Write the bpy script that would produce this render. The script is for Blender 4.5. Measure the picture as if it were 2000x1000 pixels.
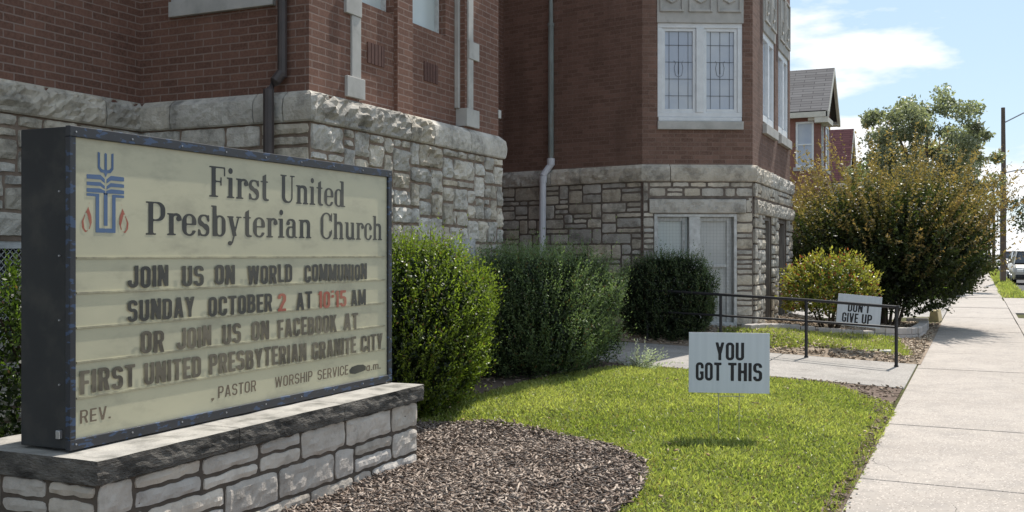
import bpy, math, random
import numpy as np
from mathutils import Vector, noise
R = math.radians
sc = bpy.context.scene
for o in list(bpy.data.objects):
    bpy.data.objects.remove(o)

# ------------------------------------------------------------------ camera, world, sun
CAM_YAW = math.atan(910 / 2000)
cd = bpy.data.cameras.new("camera")
cam = bpy.data.objects.new("camera", cd)
sc.collection.objects.link(cam)
cam.location = (0, 0, 1.5)
cam.rotation_euler = (R(90), 0, CAM_YAW)
cd.sensor_width = 36
cd.lens = 36.0
cd.shift_y = -0.0025
cd.clip_end = 3000
cd.clip_start = 0.05
sc.camera = cam

SUN_EL, SUN_AZ = 52.0, 7.0           # azimuth measured from +Y towards +X
wd = bpy.data.worlds.new("World")
sc.world = wd
wd.use_nodes = True
wn = wd.node_tree
wn.nodes.clear()
def WN(t, **k):
    n = wn.nodes.new(t)
    for a, b in k.items():
        setattr(n, a, b)
    return n
w_out = WN('ShaderNodeOutputWorld')
w_bg = WN('ShaderNodeBackground')
w_bg.inputs[1].default_value = 0.10
w_sky = WN('ShaderNodeTexSky', sky_type='NISHITA')
w_sky.sun_disc = False
w_sky.sun_elevation = R(SUN_EL)
w_sky.sun_rotation = R(SUN_AZ)
w_sky.air_density = 1.0
w_sky.dust_density = 0.7
w_sky.ozone_density = 1.4
w_tc = WN('ShaderNodeTexCoord')
w_map = WN('ShaderNodeMapping')
w_map.inputs['Scale'].default_value = (1.0, 1.0, 3.2)
w_map.inputs['Location'].default_value = (14.62, 6.78, 3.66)
w_noi = WN('ShaderNodeTexNoise')
w_noi.inputs['Scale'].default_value = 2.6
w_noi.inputs['Detail'].default_value = 7
w_noi.inputs['Roughness'].default_value = 0.52
w_sep = WN('ShaderNodeSeparateXYZ')
w_low = WN('ShaderNodeMapRange')      # more cloud towards the horizon
w_low.inputs['From Min'].default_value = 0.0
w_low.inputs['From Max'].default_value = 0.22
w_low.inputs['To Min'].default_value = 0.17
w_low.inputs['To Max'].default_value = 0.0
w_add = WN('ShaderNodeMath', operation='ADD')
w_rmp = WN('ShaderNodeMapRange')
w_rmp.inputs['From Min'].default_value = 0.55
w_rmp.inputs['From Max'].default_value = 0.60
w_mix = WN('ShaderNodeMixRGB')
w_mix.inputs[2].default_value = (8.6, 8.7, 8.8, 1)
L_ = wn.links.new
L_(w_tc.outputs['Generated'], w_map.inputs[0])
L_(w_map.outputs[0], w_noi.inputs['Vector'])
L_(w_tc.outputs['Generated'], w_sep.inputs[0])
L_(w_sep.outputs['Z'], w_low.inputs['Value'])
L_(w_noi.outputs['Fac'], w_add.inputs[0])
L_(w_low.outputs[0], w_add.inputs[1])
L_(w_add.outputs[0], w_rmp.inputs['Value'])
L_(w_rmp.outputs[0], w_mix.inputs[0])
w_thin = WN('ShaderNodeMixRGB')          # thin high haze over the whole sky
w_thin.inputs[0].default_value = 0.62
w_thin.inputs[2].default_value = (4.4, 5.9, 7.3, 1)
L_(w_sky.outputs[0], w_thin.inputs[1])
L_(w_thin.outputs[0], w_mix.inputs[1])
L_(w_mix.outputs[0], w_bg.inputs[0])
L_(w_bg.outputs[0], w_out.inputs[0])

sd = bpy.data.lights.new("sun", 'SUN')
sd.energy = 4.6
sd.angle = R(0.5)
sd.color = (1.0, 0.95, 0.87)
sun = bpy.data.objects.new("sun", sd)
sc.collection.objects.link(sun)
sun.rotation_euler = Vector((math.sin(R(SUN_AZ)) * math.cos(R(SUN_EL)), math.cos(R(SUN_AZ)) * math.cos(R(SUN_EL)), math.sin(R(SUN_EL)))).to_track_quat('Z', 'Y').to_euler()
sun.location = (0, 0, 40)
sc.view_settings.view_transform = 'Standard'
sc.view_settings.look = 'None'
sc.view_settings.exposure = 0.45
sc.view_settings.gamma = 1.0
sc.render.engine = 'CYCLES'
sc.cycles.max_bounces = 6
sc.cycles.transparent_max_bounces = 6

# ------------------------------------------------------------------ helpers
rnd = random.Random(7)
def cross2(a, b): return a[0] * b[1] - a[1] * b[0]

class MB:
    """collects faces for ONE mesh object"""
    def __init__(s):
        s.v, s.f, s.uv, s.col, s.mi = [], [], [], [], []
    def vert(s, p, c=None):
        s.v.append(tuple(p)); s.col.append(c or (1, 1, 1)); return len(s.v) - 1
    def face(s, idx, uv=None, mi=0):
        s.f.append(tuple(idx)); s.uv.append(uv); s.mi.append(mi)
    def poly(s, pts, uv=None, c=None, mi=0):
        s.face([s.vert(p, c) for p in pts], uv, mi)
    def box(s, a, b, mi=0, c=None):
        x0, y0, z0 = a; x1, y1, z1 = b
        s.hexa([(x0, y0, z0), (x1, y0, z0), (x1, y1, z0), (x0, y1, z0), (x0, y0, z1), (x1, y0, z1), (x1, y1, z1), (x0, y1, z1)], mi, c)
    def hexa(s, p, mi=0, c=None):
        i = [s.vert(q, c) for q in p]
        for f in ((3, 2, 1, 0), (4, 5, 6, 7), (0, 1, 5, 4), (1, 2, 6, 5), (2, 3, 7, 6), (3, 0, 4, 7)):
            s.face([i[k] for k in f], None, mi)
    def tube(s, path, r, n=8, cap=True, c=None):
        path = [Vector(p) for p in path]
        rs = r if isinstance(r, (list, tuple)) else [r] * len(path)
        rings = []
        for k, p in enumerate(path):
            d = (path[min(k + 1, len(path) - 1)] - path[max(k - 1, 0)]).normalized()
            up = Vector((0, 0, 1)) if abs(d.z) < 0.95 else Vector((1, 0, 0))
            a = d.cross(up).normalized(); b = d.cross(a)
            rings.append([s.vert(p + (a * math.cos(2 * math.pi * j / n) + b * math.sin(2 * math.pi * j / n)) * rs[k], c) for j in range(n)])
        for k in range(len(rings) - 1):
            for j in range(n):
                s.face([rings[k][j], rings[k][(j + 1) % n], rings[k + 1][(j + 1) % n], rings[k + 1][j]])
        if cap:
            s.face(rings[0][::-1]); s.face(rings[-1])
    def build(s, name, mats, parent=None, smooth=False, bevel=0):
        me = bpy.data.meshes.new(name)
        me.from_pydata(s.v, [], s.f)
        for m in (mats if isinstance(mats, (list, tuple)) else [mats]):
            me.materials.append(m)
        if any(s.mi):
            me.polygons.foreach_set('material_index', s.mi)
        if any(u for u in s.uv):
            ul = me.uv_layers.new(name='UVMap')
            flat = []
            for f, u in zip(s.f, s.uv):
                for q in (u or [(0, 0)] * len(f)):
                    flat.extend(q)
            ul.data.foreach_set('uv', flat)
        if any(c != (1, 1, 1) for c in s.col):
            ca = me.color_attributes.new('tint', 'FLOAT_COLOR', 'POINT')
            ca.data.foreach_set('color', np.array([(c[0], c[1], c[2], 1) for c in s.col], dtype=np.float32).ravel())
        if smooth:
            me.polygons.foreach_set('use_smooth', [True] * len(me.polygons))
        me.update()
        ob = bpy.data.objects.new(name, me)
        sc.collection.objects.link(ob)
        if bevel:
            b = ob.modifiers.new('bevel', 'BEVEL'); b.width = bevel; b.segments = 2; b.limit_method = 'ANGLE'
        put(ob, parent)
        return ob

def put(ob, parent):
    if parent is not None:
        ob.parent = parent
        from mathutils import Matrix
        if parent.parent is None and parent.type == 'EMPTY':     # only roots carry a location
            ob.matrix_parent_inverse = Matrix.Translation(-Vector(parent.location))

def tag(o, label=None, cat=None, group=None, kind=None):
    if label: o['label'] = label
    if cat: o['category'] = cat
    if group: o['group'] = group
    if kind: o['kind'] = kind
    return o

def thing(name, loc, label, cat, group=None):
    o = bpy.data.objects.new(name, None)
    sc.collection.objects.link(o)
    o.location = loc
    o.empty_display_size = 0.2
    return tag(o, label, cat, group)

def kids(o): return [c for c in bpy.data.objects if c.parent is o]
def copy_tree(o, parent=None):
    c = o.copy(); sc.collection.objects.link(c)
    if parent is not None: c.parent = parent
    for ch in kids(o): copy_tree(ch, c)
    return c

# wall-space frame: P0 -> P1 runs with the outside on its right hand
class Fr:
    def __init__(s, P0, P1):
        s.P0 = P0; s.L = math.hypot(P1[0] - P0[0], P1[1] - P0[1])
        s.d = ((P1[0] - P0[0]) / s.L, (P1[1] - P0[1]) / s.L)
        s.n = (s.d[1], -s.d[0])
    def p(s, u, z, o=0.0):
        return (s.P0[0] + s.d[0] * u + s.n[0] * o, s.P0[1] + s.d[1] * u + s.n[1] * o, z)
    def box(s, mb, u0, u1, z0, z1, o0, o1, mi=0, c=None):
        mb.hexa([s.p(u0, z0, o1), s.p(u1, z0, o1), s.p(u1, z0, o0), s.p(u0, z0, o0), s.p(u0, z1, o1), s.p(u1, z1, o1), s.p(u1, z1, o0), s.p(u0, z1, o0)], mi, c)
    def panel(s, mb, u0, u1, z0, z1, holes=(), depth=0.15, o=0.0, uoff=0.0):
        us = sorted({u0, u1} | {min(max(h[k], u0), u1) for h in holes for k in (0, 1)})
        zs = sorted({z0, z1} | {min(max(h[k], z0), z1) for h in holes for k in (2, 3)})
        def q(pts):
            mb.poly([s.p(*t) for t in pts], [(t[0] + uoff, t[1]) for t in pts])
        for i in range(len(us) - 1):
            for j in range(len(zs) - 1):
                cu, cz = (us[i] + us[i + 1]) / 2, (zs[j] + zs[j + 1]) / 2
                if any(h[0] < cu < h[1] and h[2] < cz < h[3] for h in holes): continue
                q([(us[i], zs[j], o), (us[i + 1], zs[j], o), (us[i + 1], zs[j + 1], o), (us[i], zs[j + 1], o)])
        for a, b, c, d in holes:      # reveals
            for (p0, p1) in (((a, c), (a, d)), ((b, d), (b, c)), ((b, c), (a, c)), ((a, d), (b, d))):
                mb.poly([s.p(p0[0], p0[1], o), s.p(p1[0], p1[1], o), s.p(p1[0], p1[1], o - depth), s.p(p0[0], p0[1], o - depth)],
                        [(p0[0], p0[1]), (p1[0], p1[1]), (p1[0] + depth, p1[1]), (p0[0] + depth, p0[1])])

# ------------------------------------------------------------------ materials
def newmat(name):
    m = bpy.data.materials.new(name); m.use_nodes = True
    nt = m.node_tree
    b = nt.nodes['Principled BSDF']
    return m, nt, b
def nd(nt, t, ins=None, **k):
    n = nt.nodes.new(t)
    for a, v in k.items(): setattr(n, a, v)
    for a, v in (ins or {}).items():
        if isinstance(v, bpy.types.NodeSocket): nt.links.new(v, n.inputs[a])
        else: n.inputs[a].default_value = v
    return n
def c4(c): return (c[0], c[1], c[2], 1)
def mixc(nt, f, a, b, mode='MIX'):
    n = nt.nodes.new('ShaderNodeMixRGB'); n.blend_type = mode
    for i, v in enumerate((f, a, b)):
        if isinstance(v, bpy.types.NodeSocket): nt.links.new(v, n.inputs[i])
        else: n.inputs[i].default_value = v if i == 0 else c4(v)
    return n.outputs[0]
def ramp(nt, fac, a, b):
    n = nd(nt, 'ShaderNodeMapRange', {'Value': fac, 'From Min': a, 'From Max': b})
    return n.outputs[0]
def noi(nt, vec, scale, detail=5, rough=0.55):
    n = nd(nt, 'ShaderNodeTexNoise', {'Scale': scale, 'Detail': detail, 'Roughness': rough})
    if vec is not None: nt.links.new(vec, n.inputs['Vector'])
    return n.outputs['Fac']
def coords(nt, which='Object', scale=(1, 1, 1)):
    t = nt.nodes.new('ShaderNodeTexCoord')
    m = nd(nt, 'ShaderNodeMapping', {'Vector': t.outputs[which], 'Scale': scale})
    return m.outputs[0]
def bump(nt, b, h, strength=0.4, dist=0.01):
    n = nd(nt, 'ShaderNodeBump', {'Height': h, 'Strength': strength, 'Distance': dist})
    nt.links.new(n.outputs[0], b.inputs['Normal'])
def surf(name, c1, c2=None, scale=6, rough=0.8, spec=0.3, metal=0, bmp=0, bscale=60, stain=None, stain_scale=2, stain_rng=(0.5, 0.7), stretch=(1, 1, 1), attr=False, bdist=0.008, lohi=(0.35, 0.65)):
    m, nt, b = newmat(name)
    v = coords(nt, 'Object', stretch)
    col = mixc(nt, ramp(nt, noi(nt, v, scale), *lohi), c1, c2 or c1)
    if stain:
        col = mixc(nt, ramp(nt, noi(nt, v, stain_scale, 8, 0.65), *stain_rng), col, stain)
    if attr:
        a = nd(nt, 'ShaderNodeAttribute', attribute_name='tint')
        col = mixc(nt, 1.0, col, a.outputs['Color'], 'MULTIPLY')
    nt.links.new(col, b.inputs['Base Color'])
    b.inputs['Roughness'].default_value = rough
    b.inputs['Specular IOR Level'].default_value = spec
    b.inputs['Metallic'].default_value = metal
    if bmp:
        bump(nt, b, noi(nt, v, bscale, 6, 0.6), bmp, bdist)
    return m
def mixv(nt, v):
    n = nd(nt, 'ShaderNodeTexNoise', {'Vector': v, 'Scale': 3.0, 'Detail': 5})
    return nd(nt, 'ShaderNodeVectorMath', {0: v, 1: nd(nt, 'ShaderNodeVectorMath', {0: n.outputs['Color'], 1: (.25, .25, .25)}, operation='MULTIPLY').outputs[0]}, operation='ADD').outputs[0]
def concrete(name, c1, c2, dark):
    m, nt, b = newmat(name)
    v = coords(nt)
    col = mixc(nt, ramp(nt, noi(nt, v, 1.1, 6), .35, .65), c1, c2)
    col = mixc(nt, ramp(nt, noi(nt, v, 3.4, 9, .70), .46, .78), col, dark)
    cr = nd(nt, 'ShaderNodeTexVoronoi', {'Vector': mixv(nt, v), 'Scale': .42}, feature='DISTANCE_TO_EDGE')
    crk = nd(nt, 'ShaderNodeMath', {0: cr.outputs['Distance'], 1: .0011}, operation='LESS_THAN').outputs[0]
    crk = nd(nt, 'ShaderNodeMath', {0: crk, 1: ramp(nt, noi(nt, v, .6, 3), .46, .56)}, operation='MULTIPLY').outputs[0]
    col = mixc(nt, crk, col, [x * .45 for x in dark])
    col = mixc(nt, ramp(nt, noi(nt, coords(nt, 'Object', (1, .35, 1)), 26, 5, .6), .52, .78), col, [x * .88 for x in c2])
    vo = nd(nt, 'ShaderNodeTexVoronoi', {'Vector': v, 'Scale': 75.0})
    wn_ = nd(nt, 'ShaderNodeTexWhiteNoise', {'Vector': vo.outputs['Position']})
    sel = nd(nt, 'ShaderNodeMath', {0: wn_.outputs['Value'], 1: .86}, operation='GREATER_THAN').outputs[0]
    near = nd(nt, 'ShaderNodeMath', {0: vo.outputs['Distance'], 1: .42}, operation='LESS_THAN').outputs[0]
    both = nd(nt, 'ShaderNodeMath', {0: sel, 1: near}, operation='MULTIPLY').outputs[0]
    col = mixc(nt, both, col, [min(1, x * 1.45) for x in c1])
    sel2 = nd(nt, 'ShaderNodeMath', {0: wn_.outputs['Value'], 1: .09}, operation='LESS_THAN').outputs[0]
    both2 = nd(nt, 'ShaderNodeMath', {0: sel2, 1: near}, operation='MULTIPLY').outputs[0]
    col = mixc(nt, both2, col, [x * .6 for x in c2])
    nt.links.new(col, b.inputs['Base Color'])
    b.inputs['Roughness'].default_value = .9
    b.inputs['Specular IOR Level'].default_value = .2
    bump(nt, b, noi(nt, v, 150, 6, .6), .4, .004)
    return m
def leafmat(name, trans=0.45, gloss=0.35, boost=(1.5, 1.7, 0.9), rough=0.45):
    m, nt, b = newmat(name)
    a = nd(nt, 'ShaderNodeAttribute', attribute_name='tint')
    nt.links.new(a.outputs['Color'], b.inputs['Base Color'])
    b.inputs['Roughness'].default_value = rough
    b.inputs['Specular IOR Level'].default_value = gloss
    t = nd(nt, 'ShaderNodeBsdfTranslucent', {'Color': mixc(nt, 1.0, a.outputs['Color'], boost, 'MULTIPLY')})
    mx = nd(nt, 'ShaderNodeMixShader', {0: trans, 1: b.outputs[0], 2: t.outputs[0]})
    nt.links.new(mx.outputs[0], nt.nodes['Material Output'].inputs[0])
    return m
def brickmat(name, c1, c2, mortar, seed=0.0):
    m, nt, b = newmat(name)
    t = nt.nodes.new('ShaderNodeTexCoord')
    mp = nd(nt, 'ShaderNodeMapping', {'Vector': t.outputs['UV'], 'Location': (seed, seed * 0.7, 0)})
    wob = nd(nt, 'ShaderNodeTexNoise', {'Vector': mp.outputs[0], 'Scale': 9.0, 'Detail': 3})
    wo = nd(nt, 'ShaderNodeVectorMath', {0: wob.outputs['Color'], 1: (.014, .010, 0)}, operation='MULTIPLY')
    wv = nd(nt, 'ShaderNodeVectorMath', {0: mp.outputs[0], 1: wo.outputs[0]}, operation='ADD')
    br = nd(nt, 'ShaderNodeTexBrick', {'Vector': wv.outputs[0], 'Color1': c4(c1), 'Color2': c4(c2), 'Mortar': c4(mortar), 'Scale': 1.0,
            'Mortar Size': 0.0065, 'Mortar Smooth': 0.25, 'Bias': -0.1, 'Brick Width': 0.2025, 'Row Height': 0.0675})
    v = coords(nt, 'Object')
    col = mixc(nt, ramp(nt, noi(nt, v, 1.3, 7, 0.6), 0.42, 0.75), br.outputs['Color'], [x * 0.62 for x in c1])
    col = mixc(nt, ramp(nt, noi(nt, v, 45, 4), 0.3, 0.75), col, [x * 1.5 for x in c2])
    col2 = mixc(nt, 0.5, br.outputs['Color'], col)
    soot = ramp(nt, noi(nt, coords(nt, 'Object', (2.2, 2.2, .35)), 1.0, 7, .62), .50, .78)     # water streaks and soot
    sm_ = nd(nt, 'ShaderNodeMath', {0: soot, 1: .55}, operation='MULTIPLY').outputs[0]
    col2 = mixc(nt, sm_, col2, [x * .55 for x in c1])
    pale = ramp(nt, noi(nt, coords(nt, 'Object', (1.5, 1.5, .6)), 1.7, 6, .6), .60, .80)        # faint efflorescence
    pm = nd(nt, 'ShaderNodeMath', {0: pale, 1: .30}, operation='MULTIPLY').outputs[0]
    col2 = mixc(nt, pm, col2, mortar)
    nt.links.new(col2, b.inputs['Base Color'])
    b.inputs['Roughness'].default_value = 0.85
    b.inputs['Specular IOR Level'].default_value = 0.2
    inv = nd(nt, 'ShaderNodeMath', {0: 1.0, 1: br.outputs['Fac']}, operation='SUBTRACT')
    add = nd(nt, 'ShaderNodeMath', {0: noi(nt, v, 120, 4), 1: 0.25, 2: inv.outputs[0]}, operation='MULTIPLY_ADD')
    bump(nt, b, add.outputs[0], 0.6, 0.006)
    return m

M = {}
M['brick'] = brickmat('red_brick', (0.118, 0.062, 0.046), (0.195, 0.102, 0.074), (0.27, 0.21, 0.18))
M['brick_bay'] = brickmat('brown_brick', (0.112, 0.066, 0.050), (0.205, 0.122, 0.094), (0.205, 0.148, 0.122), 0.07)
M['stone'] = surf('rough_limestone', (0.59, 0.545, 0.48), (0.46, 0.42, 0.365), 5, 0.9, 0.25, bmp=0.8, bscale=38, stain=(0.15, 0.14, 0.125), stain_scale=3.2, stain_rng=(0.50, 0.72), attr=True, bdist=0.02)
M['mortar'] = surf('brown_mortar', (0.27, 0.205, 0.16), (0.18, 0.135, 0.105), 9, 0.95, 0.1, bmp=0.6, bscale=70)
M['mortar_bay'] = surf('grey_brown_mortar', (0.19, 0.155, 0.13), (0.13, 0.108, 0.092), 9, 0.95, 0.1, bmp=0.6, bscale=70)
M['trim'] = surf('dressed_limestone', (0.50, 0.48, 0.45), (0.40, 0.385, 0.36), 4, 0.85, 0.2, bmp=0.15, stain=(0.30, 0.29, 0.27), stain_scale=5, stain_rng=(0.55, 0.8))
M['white'] = surf('white_painted_wood', (0.74, 0.75, 0.76), (0.66, 0.67, 0.68), 7, 0.5, 0.4, stain=(0.5, 0.5, 0.49), stain_scale=9, stain_rng=(0.6, 0.85))
M['oldwhite'] = surf('weathered_white_paint', (0.60, 0.60, 0.585), (0.46, 0.455, 0.44), 12, 0.65, 0.3, stain=(0.3, 0.28, 0.25), stain_scale=14, stain_rng=(0.55, 0.75), bmp=0.2)
M['pvc'] = surf('white_plastic_pipe', (0.66, 0.66, 0.70), (0.60, 0.60, 0.64), 5, 0.4, 0.4)
M['copper'] = surf('weathered_copper', (0.26, 0.30, 0.29), (0.19, 0.21, 0.20), 8, 0.6, 0.3, stain=(0.2, 0.14, 0.1), stain_scale=6, stretch=(1, 1, 0.3))
M['pipe_brown'] = surf('brown_painted_metal', (0.075, 0.058, 0.055), (0.055, 0.045, 0.043), 6, 0.5, 0.4)
M['glass'] = surf('window_glass', (0.39, 0.445, 0.54), (0.50, 0.54, 0.59), 1.5, 0.12, 0.5)
M['glass_pale'] = surf('frosted_window', (0.48, 0.53, 0.53), (0.58, 0.61, 0.58), 1.2, 0.25, 0.5)
M['glass_dark'] = surf('dark_window', (0.03, 0.035, 0.042), (0.05, 0.055, 0.065), 2, 0.08, 0.6)
M['lead'] = surf('lead_strip', (0.10, 0.105, 0.115), None, 5, 0.6)
M['blind'] = surf('grey_blind', (0.58, 0.58, 0.56), (0.50, 0.50, 0.48), 3, 0.7)
M['wire'] = surf('galvanised_wire', (0.30, 0.30, 0.30), None, 5, 0.5, metal=0.4)
M['wood_grey'] = surf('weathered_board', (0.25, 0.225, 0.20), (0.16, 0.14, 0.125), 9, 0.9, 0.1, stretch=(4, 4, 0.5))
M['black'] = surf('black_paint', (0.013, 0.013, 0.015), (0.02, 0.02, 0.022), 9, 0.45, 0.4)
M['cabinet'] = surf('dark_sheet_metal', (0.020, 0.021, 0.023), (0.028, 0.029, 0.030), 3, 0.55, 0.3, stain=(0.045, 0.043, 0.04), stain_scale=6)
def chipped():
    m, nt, b = newmat('chipped_navy_paint')
    v = coords(nt, 'Object', (1, 0.75, 2.2))
    n = noi(nt, v, 17, 3, 0.5)
    f = nd(nt, 'ShaderNodeMath', {0: n, 1: 0.575}, operation='GREATER_THAN').outputs[0]
    f2 = nd(nt, 'ShaderNodeMath', {0: noi(nt, v, 60, 4, 0.6), 1: 0.68}, operation='GREATER_THAN').outputs[0]
    col = mixc(nt, f, (0.018, 0.020, 0.026), (0.032, 0.058, 0.115))
    col = mixc(nt, f2, col, (0.05, 0.055, 0.07))
    nt.links.new(col, b.inputs['Base Color'])
    b.inputs['Roughness'].default_value = 0.5
    return m
M['chipped'] = chipped()
M['panel'] = surf('aged_sign_plastic', (0.500, 0.468, 0.330), (0.435, 0.412, 0.295), 1.6, 0.32, 0.35, stain=(0.34, 0.315, 0.23), stain_scale=3.2, stain_rng=(0.52, 0.80), stretch=(1, 1, 2.2))
M['rail'] = surf('letter_track', (0.27, 0.25, 0.18), (0.44, 0.41, 0.28), 14, 0.5, stretch=(1, 1, 0.2))
M['ink'] = surf('black_letter', (0.035, 0.036, 0.036), (0.085, 0.080, 0.066), 2.2, 0.4)
M['ink_fade'] = surf('faded_black_letter', (0.075, 0.066, 0.052), (0.185, 0.160, 0.118), 4.5, 0.4, stretch=(1, 1, 1.6))
M['ink_brown'] = surf('faded_brown_letter', (0.170, 0.130, 0.090), (0.120, 0.095, 0.070), 6, 0.5)
M['ink_red'] = surf('red_letter', (0.30, 0.065, 0.045), (0.38, 0.15, 0.10), 6, 0.4)
M['ink_blue'] = surf('blue_emblem', (0.075, 0.125, 0.235), (0.095, 0.15, 0.25), 6, 0.4)
M['sign_black'] = surf('printed_black', (0.015, 0.015, 0.017), None, 5, 0.45)
M['sign_white'] = surf('corrugated_plastic', (0.54, 0.58, 0.61), (0.50, 0.54, 0.57), 30, 0.45, 0.4, stretch=(1, 1, 0.05))
M['screw'] = surf('steel_screw', (0.35, 0.35, 0.36), None, 5, 0.5, metal=0.5)
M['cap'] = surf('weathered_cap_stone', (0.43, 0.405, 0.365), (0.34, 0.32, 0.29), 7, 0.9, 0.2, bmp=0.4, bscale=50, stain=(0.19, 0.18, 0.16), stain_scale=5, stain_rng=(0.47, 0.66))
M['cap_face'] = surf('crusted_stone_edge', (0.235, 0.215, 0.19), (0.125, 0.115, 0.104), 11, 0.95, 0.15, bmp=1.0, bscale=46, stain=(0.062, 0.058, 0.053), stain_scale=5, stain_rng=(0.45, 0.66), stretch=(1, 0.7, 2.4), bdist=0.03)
M['plinth_stone'] = surf('pale_plinth_stone', (0.57, 0.52, 0.465), (0.44, 0.395, 0.35), 4, 0.9, 0.2, bmp=0.6, bscale=42, stain=(0.22, 0.195, 0.17), stain_scale=4.5, stain_rng=(0.54, 0.80), attr=True, bdist=0.012)
M['plinth_mortar'] = surf('dark_mortar', (0.125, 0.100, 0.080), (0.085, 0.07, 0.058), 9, 0.95, 0.1, bmp=0.5)
M['concrete'] = concrete('pale_concrete', (0.42, 0.375, 0.335), (0.36, 0.32, 0.285), (0.285, 0.26, 0.24))
M['concrete_old'] = concrete('older_concrete', (0.37, 0.342, 0.315), (0.30, 0.28, 0.258), (0.22, 0.2, 0.185))
M['asphalt'] = surf('worn_asphalt', (0.065, 0.065, 0.066), (0.10, 0.098, 0.095), 2, 0.9, 0.2, bmp=0.4, bscale=150)
M['turf'] = surf('turf_soil', (0.075, 0.080, 0.024), (0.055, 0.050, 0.022), 5, 0.95, 0.1, bmp=0.5, bscale=40, stain=(0.10, 0.075, 0.048), stain_scale=2, stain_rng=(0.6, 0.75))
M['soil'] = surf('bed_soil', (0.175, 0.130, 0.105), (0.11, 0.083, 0.068), 7, 0.97, 0.1, bmp=0.8, bscale=45, stain=(0.30, 0.235, 0.19), stain_scale=14, stain_rng=(0.58, 0.72))
M['soil_pale'] = surf('dry_litter_soil', (0.33, 0.265, 0.205), (0.22, 0.17, 0.13), 9, 0.97, 0.1, bmp=0.8, bscale=45, stain=(0.44, 0.36, 0.27), stain_scale=14, stain_rng=(0.55, 0.72))
M['chip'] = surf('mulch_chip', (1, 1, 1), (0.8, 0.8, 0.8), 30, 0.95, 0.1, attr=True)
M['bark'] = surf('grey_bark', (0.16, 0.125, 0.10), (0.085, 0.066, 0.053), 12, 0.95, 0.1, bmp=0.8, bscale=25, stretch=(1, 1, 0.25))
M['twig'] = surf('dark_twig', (0.05, 0.037, 0.026), (0.075, 0.055, 0.04), 12, 0.95, 0.1)
M['pole'] = surf('pole_wood', (0.17, 0.13, 0.105), (0.11, 0.085, 0.07), 8, 0.95, 0.1, stretch=(3, 3, 0.2))
M['leaf_box'] = leafmat('boxwood_leaf', 0.36, 0.4)
M['leaf_yew'] = leafmat('yew_leaf', 0.3, 0.3)
M['leaf_myrtle'] = leafmat('myrtle_leaf', 0.38, 0.3, (1.5, 1.45, 0.9), 0.45)
M['leaf_tree'] = leafmat('tree_leaf', 0.35, 0.3, (1.4, 1.5, 0.9))
M['grass'] = leafmat('grass_blade', 0.42, 0.35, (1.35, 1.45, 0.8), 0.42)
M['shingle'] = None
def shingles(name, c1, c2, gap):
    m, nt, b = newmat(name)
    t = nt.nodes.new('ShaderNodeTexCoord')
    br = nd(nt, 'ShaderNodeTexBrick', {'Vector': t.outputs['UV'], 'Color1': c4(c1), 'Color2': c4(c2), 'Mortar': c4(gap), 'Scale': 1.0,
            'Mortar Size': 0.012, 'Mortar Smooth': 0.3, 'Bias': 0.0, 'Brick Width': 0.9, 'Row Height': 0.17})
    nt.links.new(br.outputs['Color'], b.inputs['Base Color'])
    b.inputs['Roughness'].default_value = 0.95
    return m
M['shingle'] = shingles('grey_shingle', (0.235, 0.205, 0.19), (0.31, 0.275, 0.255), (0.075, 0.063, 0.058))
M['shingle_red'] = shingles('red_shingle', (0.17, 0.065, 0.062), (0.23, 0.095, 0.09), (0.055, 0.025, 0.025))
M['house_brick'] = brickmat('house_brick', (0.19, 0.090, 0.072), (0.23, 0.11, 0.088), (0.22, 0.13, 0.11), 0.3)
M['eave'] = surf('cream_paint', (0.62, 0.58, 0.50), (0.54, 0.50, 0.43), 3, 0.6)
M['pale_siding'] = surf('pale_siding', (0.66, 0.63, 0.58), None, 3, 0.7)
M['tyre'] = surf('rubber', (0.018, 0.018, 0.018), None, 8, 0.9, 0.1)
M['rim'] = surf('alloy', (0.5, 0.5, 0.52), None, 8, 0.35, metal=0.8)
M['car_silver'] = surf('silver_car_paint', (0.42, 0.41, 0.38), None, 8, 0.3, 0.5, metal=0.35)
M['car_white'] = surf('white_car_paint', (0.75, 0.75, 0.74), None, 8, 0.3, 0.5)
M['car_maroon'] = surf('maroon_car_paint', (0.10, 0.022, 0.025), None, 8, 0.3, 0.5)
M['lamp_glass'] = surf('headlight_glass', (0.75, 0.75, 0.73), None, 8, 0.15, 0.6)
M['yellow_timber'] = surf('faded_yellow_paint', (0.42, 0.34, 0.17), (0.32, 0.26, 0.15), 9, 0.8)

# ------------------------------------------------------------------ terrain
def sm(a, b, x):
    t = min(1.0, max(0.0, (x - a) / (b - a))); return t * t * (3 - 2 * t)
def gz(x, y):
    a = max(0.0, -0.73 - x)
    z1 = 0.115 * sm(0, 0.9, a) - 0.105 * sm(1.3, 2.8, a) * (1 - sm(6.6, 8.6, y)) + 0.03 * sm(1, 3, a) * sm(8, 10, y)
    z2 = 0.04 * min(a, 5)
    z3 = 0.13 * min(a, 2.75)
    w = sm(11.2, 12.1, y); z = z1 * (1 - w) + z2 * w
    w = sm(14.75, 15.7, y); z = z * (1 - w) + z3 * w
    w = sm(19.5, 23.5, y); z = z * (1 - w)
    return z
def axis(dense, far):
    return sorted(set(round(v, 4) for v in list(dense) + list(far)))
xs = axis(np.arange(-8, -0.7, 0.12), [-900, -400, -150, -60, -30, -18, -12, -10, -0.735, -0.6, 0, 0.8, 1.2, 1.5, 1.6, 4, 7, 10, 11, 14, 30, 80, 200, 500, 900])
ys = axis(np.arange(0, 24, 0.16), [-60, -25, -10, -4, -2, 26, 29, 33, 37, 42, 50, 60, 80, 110, 150, 250, 450, 900, 1500])
mb = MB()
gi = {}
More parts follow.
